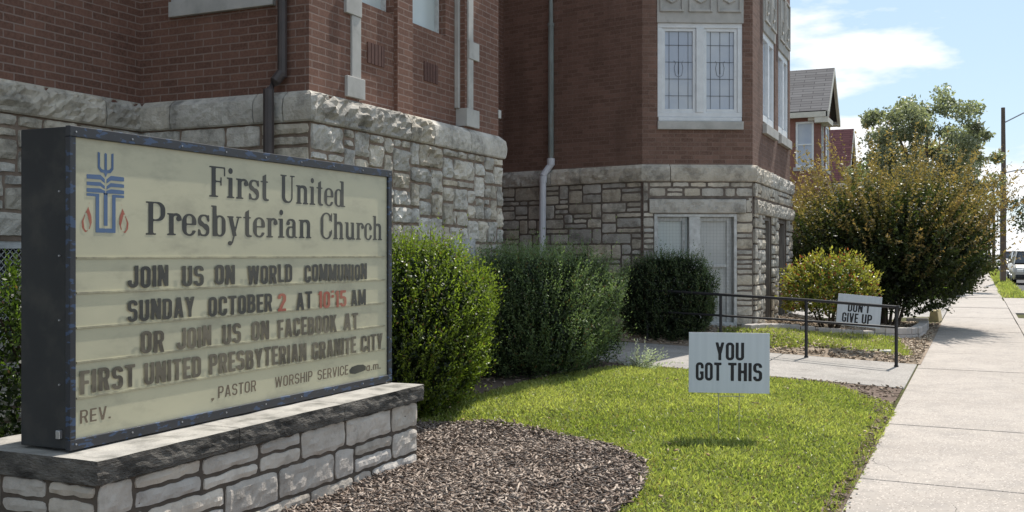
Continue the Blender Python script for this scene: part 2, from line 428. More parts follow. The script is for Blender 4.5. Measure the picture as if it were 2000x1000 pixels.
for i, x in enumerate(xs):
    for j, y in enumerate(ys):
        z = gz(x, y) if x < -0.73 else -0.03
        if 1.55 < x < 10.5: z = -0.16
        if -14 < x < -0.73 and 24.2 < y < 38: z = -0.03
        gi[i, j] = mb.vert((x, y, z - (0.004 if x < -0.73 else 0.01)))
for i in range(len(xs) - 1):
    for j in range(len(ys) - 1):
        mb.face([gi[i, j], gi[i + 1, j], gi[i + 1, j + 1], gi[i, j + 1]])
tag(mb.build('ground', M['turf'], smooth=True), kind='structure')

def inpoly(x, y, P):
    c = False; n = len(P)
    for i in range(n):
        x1, y1 = P[i]; x2, y2 = P[(i + 1) % n]
        if (y1 > y) != (y2 > y) and x < (x2 - x1) * (y - y1) / (y2 - y1) + x1: c = not c
    return c
def inpoly_np(X, Y, P):
    c = np.zeros(len(X), bool); n = len(P)
    for i in range(n):
        x1, y1 = P[i]; x2, y2 = P[(i + 1) % n]
        if y1 == y2: continue
        c ^= ((y1 > Y) != (y2 > Y)) & (X < (x2 - x1) * (Y - y1) / (y2 - y1) + x1)
    return c
def edge_dist(X, Y, P):
    d = np.full(len(X), 9e9); n = len(P)
    for i in range(n):
        ax, ay = P[i]; bx, by = P[(i + 1) % n]
        dx, dy = bx - ax, by - ay
        t = np.clip(((X - ax) * dx + (Y - ay) * dy) / (dx * dx + dy * dy + 1e-9), 0, 1)
        d = np.minimum(d, np.hypot(X - ax - t * dx, Y - ay - t * dy))
    return d
def sheet(name, P, mat, lift, step=0.08, wob=0.0, mound=0.0, kind='structure'):
    """a sheet that follows the terrain inside a polygon"""
    x0, x1 = min(p[0] for p in P), max(p[0] for p in P)
    y0, y1 = min(p[1] for p in P), max(p[1] for p in P)
    m = MB(); ids = {}
    nx, ny = int((x1 - x0) / step) + 1, int((y1 - y0) / step) + 1
    cx = np.repeat(x0 + (np.arange(nx) + 0.5) * step, ny); cy = np.tile(y0 + (np.arange(ny) + 0.5) * step, nx)
    ok = inpoly_np(cx, cy, P).reshape(nx, ny)
    def gv(i, j):
        if (i, j) not in ids:
            x, y = x0 + i * step, y0 + j * step
            h = mound * noise.noise((x * 1.3, y * 1.3, 1)) + wob * noise.noise((x * 9, y * 9, 3))
            ids[i, j] = m.vert((x, y, gz(x, y) + lift + h))
        return ids[i, j]
    for i in range(nx):
        for j in range(ny):
            if ok[i, j]: m.face([gv(i, j), gv(i + 1, j), gv(i + 1, j + 1), gv(i, j + 1)])
    o = m.build(name, mat, smooth=True)
    return tag(o, kind=kind)

MULCH = [(-3.62, 1.0), (-3.62, 6.45), (-4.6, 6.5), (-4.6, 7.45), (-4.28, 7.53), (-3.71, 7.73), (-3.3, 7.6), (-3.0, 7.38), (-2.45, 7.0), (-2.05, 6.52), (-1.9, 6.09), (-1.78, 5.5), (-1.8, 4.4), (-2.0, 1.0)]
LAWN = [(-0.715, 2.0), (-0.72, 10.2), (-0.77, 10.8), (-0.95, 11.02), (-1.4, 11.38), (-2.2, 11.85), (-3.0, 11.98), (-3.56, 12.06), (-3.99, 11.7), (-4.24, 10.71), (-4.36, 9.85), (-4.40, 9.0), (-4.77, 8.45), (-5.0, 7.6), (-4.5, 7.5), (-4.28, 7.55), (-3.71, 7.75), (-3.3, 7.62), (-3.0, 7.40), (-2.45, 7.02), (-2.05, 6.54), (-1.88, 6.09), (-1.76, 5.5), (-1.78, 4.4), (-1.98, 2.0)]
BED = [(-0.73, 8.6), (-0.735, 12.12), (-3.8, 12.12), (-3.9, 12.3), (-6.0, 12.3), (-7.4, 16), (-7.4, 11), (-5.2, 11), (-5.2, 2), (-4.3, 2), (-4.3, 6.5), (-4.5, 7.5), (-5.0, 7.6), (-4.77, 8.45), (-4.36, 8.97), (-4.36, 9.85), (-4.24, 10.71), (-3.99, 11.7), (-3.56, 12.02), (-2.2, 11.76), (-1.4, 11.27), (-0.97, 10.8), (-0.87, 10.1), (-0.87, 8.6)]
LAWN2 = [(-0.86, 15.5), (-0.95, 16.5), (-1.25, 18.3), (-1.7, 17.75), (-2.33, 17.1), (-2.79, 16.85), (-3.2, 15.9), (-3.6, 15.5), (-3.6, 15.1), (-2.7, 15.05), (-1.75, 15.4), (-1.3, 15.5)]
BED2 = [(-0.74, 14.8), (-0.74, 23.6), (-3.3, 23.6), (-3.3, 15.9), (-5.0, 15.4), (-5.0, 14.85)]
mulch_bed = sheet('mulch_bed', MULCH, M['soil'], 0.008, 0.06, 0.010, 0.014)
bed_soil = sheet('bed_soil', BED, M['soil'], 0.008, 0.08, 0.008)
bed_soil2 = sheet('shrub_bed_soil', BED2, M['soil_pale'], 0.008, 0.1, 0.01)
edge_strip = sheet('soil_strip', [(-0.84, 2), (-0.735, 2), (-0.735, 8.7), (-0.84, 8.7)], M['soil'], 0.004, 0.04, 0.01)

# sidewalk slabs with open joints
mb = MB()
yb = [7.2 + 2.4 * k for k in range(-5, 14)]
y = yb[-1]
while y < 160:
    y += 2.4; yb.append(y)
for k in range(len(yb) - 1):
    j = 0.008 if yb[k] < 60 else 0.02
    dz = (rnd.random() - 0.5) * (0.006 if yb[k] < 20 else 0.02)
    x1 = 0.76 + (rnd.random() - .5) * (0.0 if yb[k] < 36 else 0.1)
    mb.hexa([(-0.73, yb[k] + j, -0.1), (x1, yb[k] + j - 0.05, -0.1), (x1, yb[k + 1] - j - 0.05, -0.1), (-0.73, yb[k + 1] - j, -0.1),
             (-0.73, yb[k] + j, dz), (x1, yb[k] + j - 0.05, dz), (x1, yb[k + 1] - j - 0.05, dz), (-0.73, yb[k + 1] - j, dz)])
tag(mb.build('sidewalk', M['concrete'], bevel=0.006), kind='structure')
mb = MB()
def slabs(x0, x1, ya, yb2, n):
    for k in range(n):
        a, b = ya + (yb2 - ya) * k / n, ya + (yb2 - ya) * (k + 1) / n
        mb.box((x0, a + 0.006, -0.1), (x1, b - 0.006, (rnd.random() - .5) * 0.008))
slabs(0.775, 1.49, -4.8, 24.0, 12)
slabs(0.775, 1.0, 24.0, 26.4, 1); slabs(0.775, 0.86, 26.4, 28.8, 1); slabs(1.42, 1.49, 26.4, 28.8, 1); slabs(1.006, 1.49, 24.0, 26.4, 1)
slabs(0.775, 1.49, 28.8, 38.4, 4)
tag(mb.build('concrete_apron', M['concrete'], bevel=0.006), kind='structure')
mb = MB(); mb.box((1.495, -40, -0.2), (1.60, 200, 0.0))
tag(mb.build('kerb', M['concrete_old'], bevel=0.02), kind='structure')
mb = MB(); mb.poly([(1.60, -60, -0.145), (10.4, -60, -0.145), (10.4, 600, -0.145), (1.60, 600, -0.145)])
tag(mb.build('street', M['asphalt']), kind='structure')
# walkway to the church door: gentle ramp, slabs
mb = MB()
for (a, b) in ((-0.745, -2.5), (-2.515, -4.3), (-4.315, -7.3)):
    y0, y1 = 12.13, 14.76
    za, zb = gz(a, 13.2) + 0.012, gz(b, 13.2) + 0.012
    mb.hexa([(b, y0, zb - .15), (a, y0 - 0.03, za - .15), (a, y1, za - .15), (b, y1, zb - .15), (b, y0, zb), (a, y0 - 0.03, za), (a, y1, za), (b, y1, zb)])
tag(mb.build('walkway', M['concrete_old'], bevel=0.008), kind='structure')
mb = MB()
for i in range(5):
    for j in range(4):
        xa, xb = -0.745 - 2.6 * i, -0.745 - 2.6 * (i + 1) + 0.012
        ya, yb_ = 24.6 + 3.3 * j, 24.6 + 3.3 * (j + 1) - 0.012
        mb.box((xb, ya, -0.1), (xa, yb_, 0.004 + 0.006 * rnd.random()))
tag(mb.build('driveway', M['concrete_old'], bevel=0.006), kind='structure')
patch = sheet('dirt_patch', [(-0.78, 23.6), (-0.80, 25.4), (-1.0, 25.9), (-1.4, 25.7), (-1.7, 24.9), (-1.8, 23.7)], M['turf'], 0.018, 0.06)

# ------------------------------------------------------------------ masonry
def ashlar(L, H, holes, rg, cu, cz, wr, hr):
    nu, nz = max(1, round(L / cu)), max(1, round(H / cz))
    cu, cz = L / nu, H / nz
    occ = [[False] * nz for _ in range(nu)]
    for i in range(nu):
        for j in range(nz):
            u, z = (i + .5) * cu, (j + .5) * cz
            if any(h[0] < u < h[1] and h[2] < z < h[3] for h in holes): occ[i][j] = True
    out = []
    for j in range(nz):
        for i in range(nu):
            if occ[i][j]: continue
            w, h = rg.choice(wr), rg.choice(hr)
            k = 1
            while k < w and i + k < nu and not occ[i + k][j]: k += 1
            w = k
            if i + w < nu and not occ[i + w][j] and (i + w + 1 >= nu or occ[i + w + 1][j]): w += 1
            hh = 1
            while hh < h and j + hh < nz and all(not occ[i + q][j + hh] for q in range(w)): hh += 1
            for q in range(w):
                for t in range(hh): occ[i + q][j + t] = True
            out.append([i * cu, (i + w) * cu, j * cz, (j + hh) * cz])
    # edges where four blocks meet shift together, so that the courses are not dead straight
    def jit(u, z):
        return 0.35 * cz * noise.noise((u * 1.7, z * 3.1, 5.5))
    for r in out:
        c = (r[0] + r[1]) / 2
        if r[2] > 0.001: r[2] += jit(c * 0, r[2])
        if r[3] < H - 0.001: r[3] += jit(c * 0, r[3])
    return out
def stone(mb, fr, u0, u1, z0, z1, tint, bulge=0.025, rough=0.02, step=0.05, gap=0.006, ragged=0.009, o=0.0, edge=0.011):
    u0 += gap; u1 -= gap; z0 += gap; z1 -= gap
    if u1 - u0 < 0.02 or z1 - z0 < 0.02: return
    def ticks(a, b):
        e = min(edge, (b - a) * 0.2)
        n = max(1, round((b - a - 2 * e) / step))
        return [a] + [a + e + (b - a - 2 * e) * k / n for k in range(n + 1)] + [b]
    U, Z = ticks(u0, u1), ticks(z0, z1)
    sd_ = (u0 * 3.7 + z0 * 1.9) % 50
    ids = []
    for i, u in enumerate(U):
        row = []
        for j, z in enumerate(Z):
            bu, bz = i in (0, len(U) - 1), j in (0, len(Z) - 1)
            p = fr.p(u, z)
            q = (p[0] * 11, p[1] * 11, z * 11)
            if bu or bz:
                off = -0.02
            else:
                de = min(u - u0, u1 - u, z - z0, z1 - z)
                f = min(1.0, (de / 0.03) ** 0.5)
                off = bulge * f + rough * (noise.noise((q[0] + sd_, q[1], q[2])) + 0.6 * noise.noise((q[0] * 2.3, q[1] * 2.3, q[2] * 2.3 + sd_))) * f
            ru = ragged * noise.noise((q[0] * 1.4, q[1] * 1.4, q[2] * 1.4 + 9)) if (i <= 1 or i >= len(U) - 2) else 0
            rz = ragged * noise.noise((q[0] * 1.4, q[1] * 1.4 + 7, q[2] * 1.4)) if (j <= 1 or j >= len(Z) - 2) else 0
            cu = 0.012 if i <= 1 else (-0.012 if i >= len(U) - 2 else 0)
            cz_ = 0.012 if j <= 1 else (-0.012 if j >= len(Z) - 2 else 0)
            cor = 0.45 if (cu and cz_) else 0.0
            row.append(mb.vert(fr.p(u + ru + cu * cor, z + rz + cz_ * cor, o + off), tint))
        ids.append(row)
    for i in range(len(U) - 1):
        for j in range(len(Z) - 1):
            mb.face([ids[i][j], ids[i + 1][j], ids[i + 1][j + 1], ids[i][j + 1]])
def tintr(rg, lo=0.8, hi=1.12, warm=0.08):
    k = rg.uniform(lo, hi); w = rg.uniform(-warm * 0.4, warm)
    return (k * (1 + w * 0.6), k, k * (1 - w))
def coping(mb, fr, joints, z0, z1, out, rg, rough=0.012, slope=0.06, m0=0.0, m1=0.0, roughs=None):
    """rock faced coping blocks: lower face, then a sloping top back to the brick; ends mitred by m0 / m1"""
    L = fr.L
    for k in range(len(joints) - 1):
        a, b = joints[k] + (0.006 if k else 0), joints[k + 1] - (0.006 if k < len(joints) - 2 else 0)
        rk = roughs[k] if roughs else rough
        n = max(2, int((b - a) / 0.045))
        prof = [(-0.08, z0), (out - 0.012, z0), (out, z0 + 0.015)]
        zf = z1 - slope
        nf = 5
        for t in range(1, nf + 1): prof.append((out + 0.012 * math.sin(math.pi * t / nf), z0 + 0.015 + (zf - z0 - 0.015) * t / nf))
        for t in range(1, 4): prof.append((out * (1 - t / 3) + 0.004, zf + slope * t / 3))
        prof.append((-0.08, z1 + 0.003))
        t_ = tintr(rg, 0.85, 1.1, 0.06)
        ids = []
        for i in range(n + 1):
            row = []
            for j, (o, z) in enumerate(prof):
                ua = a - (o * m0 if k == 0 else 0); ub = b + (o * m1 if k == len(joints) - 2 else 0)
                u = ua + (ub - ua) * i / n
                p = fr.p(u, z, o)
                dis = 0
                if 2 < j < len(prof) - 2:
                    e = min(1, min(i, n - i) / 1.0)
                    dis = rk * 2.2 * (noise.noise((p[0] * 14, p[1] * 14, p[2] * 14)) + 0.7 * noise.noise((p[0] * 31, p[1] * 31, p[2] * 22))) * (0.25 + 0.75 * e)
                row.append(mb.vert(fr.p(u, z + dis * 0.3, o + dis), t_))
            ids.append(row)
        for i in range(n):
            for j in range(len(prof) - 1):
                mb.face([ids[i][j], ids[i + 1][j], ids[i + 1][j + 1], ids[i][j + 1]])
        mb.face(ids[0]); mb.face(ids[-1][::-1])

church = thing('church', (-7, 12, 0), 'brown brick church on a rough limestone basement behind the hedge, with stone trimmed windows', 'church')
ZC0, ZC1 = 2.63, 2.9
XA, YB, XCW = -5.22, 7.27, -7.12            # brick planes
B0, B1, B2, B3 = (-7.49, 16.1), (-4.80, 15.5), (-3.24, 16.3), (-3.34, 20.45)
A_TOP, BAY_TOP, MAIN_TOP = 9.4, 10.6, 10.75
f_c = Fr((XCW, -2.0), (XCW, YB)); f_b = Fr((XCW, YB), (XA, YB)); f_a = Fr((XA, YB), (XA, 11.08)); f_r = Fr((XA, 11.08), (-7.5, 11.08)); f_d = Fr((-7.5, 11.08), B0)
f1, f2, f3, f4 = Fr(B0, B1), Fr(B1, B2), Fr(B2, B3), Fr(B3, (-12, 20.6))
yA = lambda y: y - YB

# --- brick walls (openings cut)
WB_ = (0.385, 1.52, 3.80, 6.4)                         # window of the short wall by the downspout
mb = MB()
f_c.panel(mb, 0, f_c.L, ZC1 - 0.05, A_TOP)
f_b.panel(mb, 0, f_b.L, ZC1 - 0.05, A_TOP, [WB_], 0.12, 0, f_c.L)
ra, rb = yA(8.05), yA(10.20)
f_a.panel(mb, 0, ra, ZC1 - 0.05, A_TOP, uoff=0.05)
f_a.panel(mb, rb, f_a.L, ZC1 - 0.05, A_TOP, uoff=0.05)
W1, W2 = (yA(8.22), yA(8.84), 3.89, 6.3), (yA(9.18), yA(9.95), 3.89, 6.3)
f_a.panel(mb, ra, rb, ZC1 - 0.05, A_TOP, [W1, W2], 0.12, -0.11, 0.05)
for (u, s_) in ((ra, 1), (rb, -1)):
    q = [f_a.p(u, ZC1 - .05, 0), f_a.p(u, ZC1 - .05, -0.11), f_a.p(u, A_TOP, -0.11), f_a.p(u, A_TOP, 0)]
    mb.poly(q if s_ > 0 else q[::-1], [(0, ZC1), (0.11, ZC1), (0.11, A_TOP), (0, A_TOP)] if s_ > 0 else [(0, A_TOP), (0.11, A_TOP), (0.11, ZC1), (0, ZC1)])
pu0, pu1 = W1[1] + 0.02, W2[0] - 0.02                                  # pier between the two windows
f_a.panel(mb, pu0, pu1, ZC1 - 0.04, 6.4, o=-0.07)
for u in (pu0, pu1):
    mb.poly([f_a.p(u, ZC1 - .04, -0.07), f_a.p(u, ZC1 - .04, -0.16), f_a.p(u, 6.4, -0.16), f_a.p(u, 6.4, -0.07)], [(0, ZC1), (0.09, ZC1), (0.09, 6.4), (0, 6.4)])
f_r.panel(mb, 0, f_r.L, ZC1 - 0.05, A_TOP)
f_d.panel(mb, 0, f_d.L, 0, A_TOP)
for fr_, z in ((f_c, A_TOP),):
    mb.poly([(XCW, -2, A_TOP), (XCW, YB, A_TOP), (XA, YB, A_TOP), (XA, 11.08, A_TOP), (-7.5, 11.08, A_TOP), (-7.5, 15.9, A_TOP), (-14, 15.9, A_TOP), (-14, -2, A_TOP)])
# uv for the pier (box has none): left plain so it takes the mean brick colour
mb.build('brick_wall', M['brick'], church)
mb = MB()
UW = (0.24, 1.59, 3.58, 5.13)
f1.panel(mb, 0, f1.L, ZC1 - 0.05, MAIN_TOP)
f2.panel(mb, 0, f2.L, ZC1 - 0.05, BAY_TOP, [(UW[0], UW[1], UW[2], 6.3)], 0.12, 0, f1.L)
W31, W32 = (0.98, 2.22, 3.66, 6.3), (2.65, 3.92, 3.66, 6.3)
f3.panel(mb, 0, f3.L, ZC1 - 0.05, BAY_TOP, [W31, W32], 0.14, 0, f1.L + f2.L)
f4.panel(mb, 0, f4.L, 0, MAIN_TOP)
mb.poly([B1 + (BAY_TOP,), B2 + (BAY_TOP,), B3 + (BAY_TOP,), (-4.95, 20.4, BAY_TOP)])
fm = Fr((-4.80, 15.5), (-4.95, 20.45)); fm.panel(mb, 0, fm.L, BAY_TOP - 0.3, MAIN_TOP)
mb.poly([B0 + (MAIN_TOP,), B1 + (MAIN_TOP,), (-4.95, 20.45, MAIN_TOP), (-14, 20.6, MAIN_TOP), (-14, 16.1, MAIN_TOP)])
mb.build('bay_brick_wall', M['brick_bay'], church)
mb = MB()
for fr_, z in ((f_c, A_TOP), (f_b, A_TOP), (f_a, A_TOP), (f2, BAY_TOP), (f3, BAY_TOP), (f1, MAIN_TOP)):
    mb = MB(); fr_.box(mb, -0.05, fr_.L + 0.05, z - 0.02, z + 0.16, -0.2, 0.06); mb.build('parapet', M['trim'], church)

# --- stone basement
BW = (2.25, 2.95, 0.75, 1.66)          # barred basement window in the long wall
def base_wall(fr, seed, holes, cu, cz, wr, hr, mortar, H=ZC0, z00=-0.05, o=0.03, u0=0.0, u1=None, bulge=0.026, rough=0.02, step=0.05, lo=0.78):
    rg = random.Random(seed)
    u1 = fr.L if u1 is None else u1
    m = MB()
    hz = [(h[0] - u0, h[1] - u0, h[2] - z00, h[3] - z00) for h in holes]
    for r in ashlar(u1 - u0, H - z00, hz, rg, cu, cz, wr, hr):
        stone(m, fr, r[0] + u0, r[1] + u0, r[2] + z00, r[3] + z00, tintr(rg, lo, 1.12, 0.09), bulge, rough, step, o=o)
    st = m.build('stonework', M['stone'], church)
    m = MB(); fr.panel(m, u0, u1, z00, H, [h for h in holes], 0.16, o)
    m.build('mortar', mortar, st)
    return st
base_wall(f_c, 3, [(f_c.L - 2.3, f_c.L - 1.25, 0.8, 1.6)], 0.125, 0.10, [2, 3, 3, 4], [1, 2, 2], M['mortar'], u0=4.5)
base_wall(f_b, 4, [], 0.13, 0.105, [2, 3, 4, 4], [1, 2, 2], M['mortar'], u1=f_b.L + 0.03)
base_wall(f_a, 15, [BW], 0.085, 0.085, [2, 2, 3, 3, 4, 5], [1, 2, 2, 3, 3], M['mortar'], u0=-0.03, u1=f_a.L + 0.04, bulge=0.026, rough=0.040, step=0.034)
LW = (0.18, 1.49, 0.35, 2.12)
base_wall(f1, 26, [], 0.092, 0.082, [2, 3, 3, 4, 4, 5], [1, 1, 2, 2, 3], M['mortar_bay'], bulge=0.012, rough=0.012, lo=0.7)
LIN = (0.10, 1.63, 2.13, 2.36)
base_wall(f2, 29, [LW, LIN], 0.092, 0.082, [2, 3, 3, 4], [1, 1, 2, 2], M['mortar_bay'], bulge=0.012, rough=0.012, lo=0.8)
V1, V2 = (0.92, 1.66, 0.3, 2.12), (2.40, 3.40, 0.3, 2.12)
base_wall(f3, 31, [V1, V2, (0.0, f3.L, 2.13, 2.36)], 0.105, 0.082, [2, 2, 3, 3, 4], [1, 2, 2, 3], M['mortar_bay'], bulge=0.03, rough=0.022, lo=0.8)
# --- coping course
rg = random.Random(5)
def course(*a, name='coping_course', **k):
    q = MB(); coping(q, *a, **k); return q.build(name, M['stone'], church)
course(f_c, [4.5, 6.0, 7.6, f_c.L - 0.48, f_c.L - 0.02], ZC0, ZC1, 0.068, rg, 0.02)
course(f_b, [0.06, 0.42, 1.36, 1.68, f_b.L], ZC0, ZC1, 0.068, rg, 0.007, m1=1.0)
course(f_a, [0, 1.62, 2.1, 2.95, f_a.L], ZC0, ZC1, 0.068, rg, 0.012, m0=1.0, m1=1.0, roughs=[0.026, 0.024, 0.006, 0.006])
course(f_r, [0, 1.1, 2.2], ZC0, ZC1, 0.068, rg, m0=1.0)
tn12 = math.tan((math.atan2(f2.d[1], f2.d[0]) - math.atan2(f1.d[1], f1.d[0])) / 2)
tn23 = math.tan((math.atan2(f3.d[1], f3.d[0]) - math.atan2(f2.d[1], f2.d[0])) / 2)
course(f1, [0.0, 1.05, 1.62, f1.L], ZC0, ZC1, 0.068, rg, 0.010, m1=tn12)
course(f2, [0, 0.43, f2.L], ZC0, ZC1, 0.068, rg, 0.006, m0=tn12, m1=tn23)
course(f3, [0, 1.4, 2.9, f3.L], ZC0, ZC1, 0.068, rg, 0.022, m0=tn23)
course(f2, [LIN[0], LIN[1]], LIN[2], LIN[3], 0.075, rg, 0.007, slope=0.015, name='lintel')
mb = MB(); stone(mb, f2, LIN[1], f2.L - 0.02, 2.13, 2.36, tintr(rg), 0.03, 0.01, o=0.03); mb.build('lintel', M['stone'], church)
course(f3, [0.02, 1.9, 3.3, f3.L], 2.13, 2.36, 0.075, rg, 0.016, slope=0.02, name='lintel')
mb = MB(); f_a.box(mb, BW[0] + 0.32, BW[1] + 0.12, 1.30, 1.66, 0.0, 0.062, c=(0.9, 0.95, 1.05)); mb.build('lintel', M['stone'], church)

# --- dressed stone strips on the long wall
mb = MB()
ya = yA
def strip(a, b, z0, z1, o): f_a.box(mb, ya(a), ya(b), z0, z1, -0.112, o)
strip(7.907, 8.058, 3.115, 3.68, 0.02); strip(7.907, 8.058, 3.92, 4.9, 0.02)
strip(7.815, 8.11, 2.925, 3.115, 0.032); strip(7.80, 8.058, 3.68, 3.92, 0.03); strip(7.907, 8.058, 4.92, 6.4, 0.02)
mb.build('stone_surround', M['trim'], church, bevel=0.006); mb = MB()
strip(10.255, 10.378, 3.125, 3.69, 0.02); strip(10.255, 10.378, 3.89, 6.4, 0.02)
strip(10.215, 10.262, 3.125, 6.4, -0.025); strip(10.16, 10.222, 3.125, 6.4, -0.06)
strip(10.19, 10.51, 2.925, 3.125, 0.032); strip(10.258, 10.51, 3.69, 3.89, 0.03)
mb.build('stone_surround', M['trim'], church, bevel=0.006); mb = MB()
f_r.box(mb, 0.03, 0.2, 3.22, 4.2, -0.02, 0.04); f_r.box(mb, 0.0, 0.22, 3.12, 3.22, -0.02, 0.085)
mb.build('stone_surround', M['trim'], church, bevel=0.006)
sold = surf('dark_soldier_brick', (0.10, 0.055, 0.046), (0.13, 0.068, 0.056), 30, 0.9)
for y0 in (8.36, 9.46):
    mb = MB()
    for k in range(5):
        f_a.box(mb, ya(y0) + k * 0.062, ya(y0) + k * 0.062 + 0.05, 3.33, 3.53, -0.12, -0.098)
    mb.build('soldier_brick_panel', sold, church)

def glazed(parent, fr, u0, u1, z0, z1, o, fw, glassm, framem, name='window', cols=(), rows=(), lights=1, mull=0.09, leadw=0.006):
    """a window: frame mesh as the part, panes and leading as its sub-parts"""
    m = MB()
    fr.box(m, u0, u1, z1 - fw, z1, o - 0.08, o)
    fr.box(m, u0, u1, z0, z0 + fw, o - 0.08, o)
    fr.box(m, u0, u0 + fw, z0 + fw, z1 - fw, o - 0.08, o)
    fr.box(m, u1 - fw, u1, z0 + fw, z1 - fw, o - 0.08, o)
    spans = []
    w = (u1 - u0 - 2 * fw - (lights - 1) * mull) / lights
    for k in range(lights):
        a = u0 + fw + k * (w + mull)
        spans.append((a, a + w))
        if k < lights - 1: fr.box(m, a + w, a + w + mull, z0 + fw, z1 - fw, o - 0.08, o + 0.012)
    f = m.build(name, framem, parent, bevel=0.005)
    for a, b in spans:
        p = MB(); fr.box(p, a, b, z0 + fw, z1 - fw, o - 0.065, o - 0.05)
        p.build('pane', glassm, f)
        if cols or rows:
            l = MB()
            for c in cols:
                u = a + (b - a) * c; fr.box(l, u - leadw, u + leadw, z0 + fw, z1 - fw, o - 0.049, o - 0.043)
            for r_ in rows:
                z = z0 + fw + (z1 - z0 - 2 * fw) * r_; fr.box(l, a, b, z - leadw, z + leadw, o - 0.049, o - 0.0425)
            cu, cz = (a + b) / 2, z0 + fw + (z1 - z0 - 2 * fw) * 0.52
            ring = [(0.075, 0.13), (0.05, 0.09), (0.07, 0.02), (0.05, -0.1), (0.0, -0.13), (-0.05, -0.1), (-0.07, 0.02), (-0.05, 0.09), (-0.075, 0.13)]
            l.tube([fr.p(cu + x, cz + zz, o - 0.045) for x, zz in ring], 0.0032, 5)
            l.tube([fr.p(cu, cz + 0.1, o - 0.045), fr.p(cu, cz - 0.08, o - 0.045)], 0.008, 5)
            l.build('leading', M['lead'], f)
    return f
# bay: big two-light leaded window, stone sill, carved panel above
win = glazed(church, f2, UW[0], UW[1], UW[2] + 0.07, UW[3], -0.01, 0.075, M['glass'], M['white'], cols=(0.22, 0.5, 0.78), rows=(0.2, 0.4, 0.6, 0.8), lights=2, mull=0.12, leadw=0.003)
m = MB()
gl0 = UW[0] + 0.075; gw = (UW[1] - UW[0] - 0.15 - 0.12) / 2
for k in range(2):
    a = gl0 + k * (gw + 0.12)
    for (p, q, r_, s_) in ((a, a + 0.05, UW[2] + .145, UW[3] - .075), (a + gw - 0.05, a + gw, UW[2] + .145, UW[3] - .075), (a + .05, a + gw - .05, UW[2] + .145, UW[2] + .2), (a + .05, a + gw - .05, UW[3] - .125, UW[3] - .075)):
        f2.box(m, p, q, r_, s_, -0.058, -0.03)
m.build('sash', M['white'], win, bevel=0.004)
m = MB(); f2.box(m, UW[0] - 0.005, UW[1] + 0.01, UW[2] - 0.13, UW[2], -0.1, 0.045)
m.build('sill', M['trim'], win, bevel=0.008)
m = MB(); f2.box(m, UW[0] + 0.01, UW[1] - 0.01, UW[2] + 0.003, UW[2] + 0.066, -0.1, 0.012)
m.build('subsill', M['white'], win, bevel=0.01)
def carved(fr, u0, u1, z0, z1, n):
    m = MB()
    fr.box(m, u0, u1, z0, z1, -0.1, 0.02)
    w = (u1 - u0) / n
    for k in range(n):
        a, b = u0 + w * k + 0.09 * w, u0 + w * (k + 1) - 0.09 * w
        zb, zt = z0 + 0.17, z1 - 0.05
        for (p, q, r_, s_) in ((a, a + 0.035, zb, zt), (b - 0.035, b, zb, zt), (a + .035, b - .035, zb, zb + 0.035), (a + .035, b - .035, zt - 0.035, zt)):
            fr.box(m, p, q, r_, s_, 0.0, 0.05)
        cu, cz, rr_ = (a + b) / 2, zb + 0.27, min(0.11, (b - a) * 0.3)
        m.tube([fr.p(cu + rr_ * x, cz + rr_ * zz, 0.03) for x, zz in ((-1, 1.1), (1, 1.1), (1, 0), (0.72, -0.72), (0, -1.1), (-0.72, -0.72), (-1, 0), (-1, 1.1))], 0.022, 6)
    return m.build('carved_panel', M['trim'], church, bevel=0.005)
carved(f2, UW[0] - 0.01, UW[1] + 0.015, UW[3], 6.3, 3)
for W in (W31, W32):
    w_ = glazed(church, f3, W[0], W[1], W[2] + 0.06, 5.22, -0.015, 0.11, M['glass'], M['white'], lights=2, mull=0.12)
    m = MB(); f3.box(m, W[0] - 0.03, W[1] + 0.03, W[2] - 0.16, W[2], -0.1, 0.07); m.build('sill', M['trim'], w_, bevel=0.008)
    carved(f3, W[0] - 0.02, W[1] + 0.02, 5.22, 6.3, 2)
for W in (W1, W2):
    w_ = glazed(church, f_a, W[0], W[1], W[2], W[3], -0.19, 0.022, M['glass_pale'], M['oldwhite'])
w_ = glazed(church, f_b, WB_[0] + 0.16, WB_[1] - 0.16, WB_[2] + 0.0, WB_[3], -0.06, 0.05, M['glass_dark'], M['white'])
m = MB()
f_b.box(m, WB_[0] - 0.01, WB_[1] + 0.03, WB_[2] - 0.14, WB_[2], -0.1, 0.045)
f_b.box(m, WB_[0], WB_[0] + 0.155, WB_[2] + 0.003, WB_[3], -0.1, 0.02)
f_b.box(m, WB_[1] - 0.155, WB_[1], WB_[2] + 0.003, WB_[3], -0.1, 0.02)
m.build('sill', M['trim'], w_, bevel=0.006)
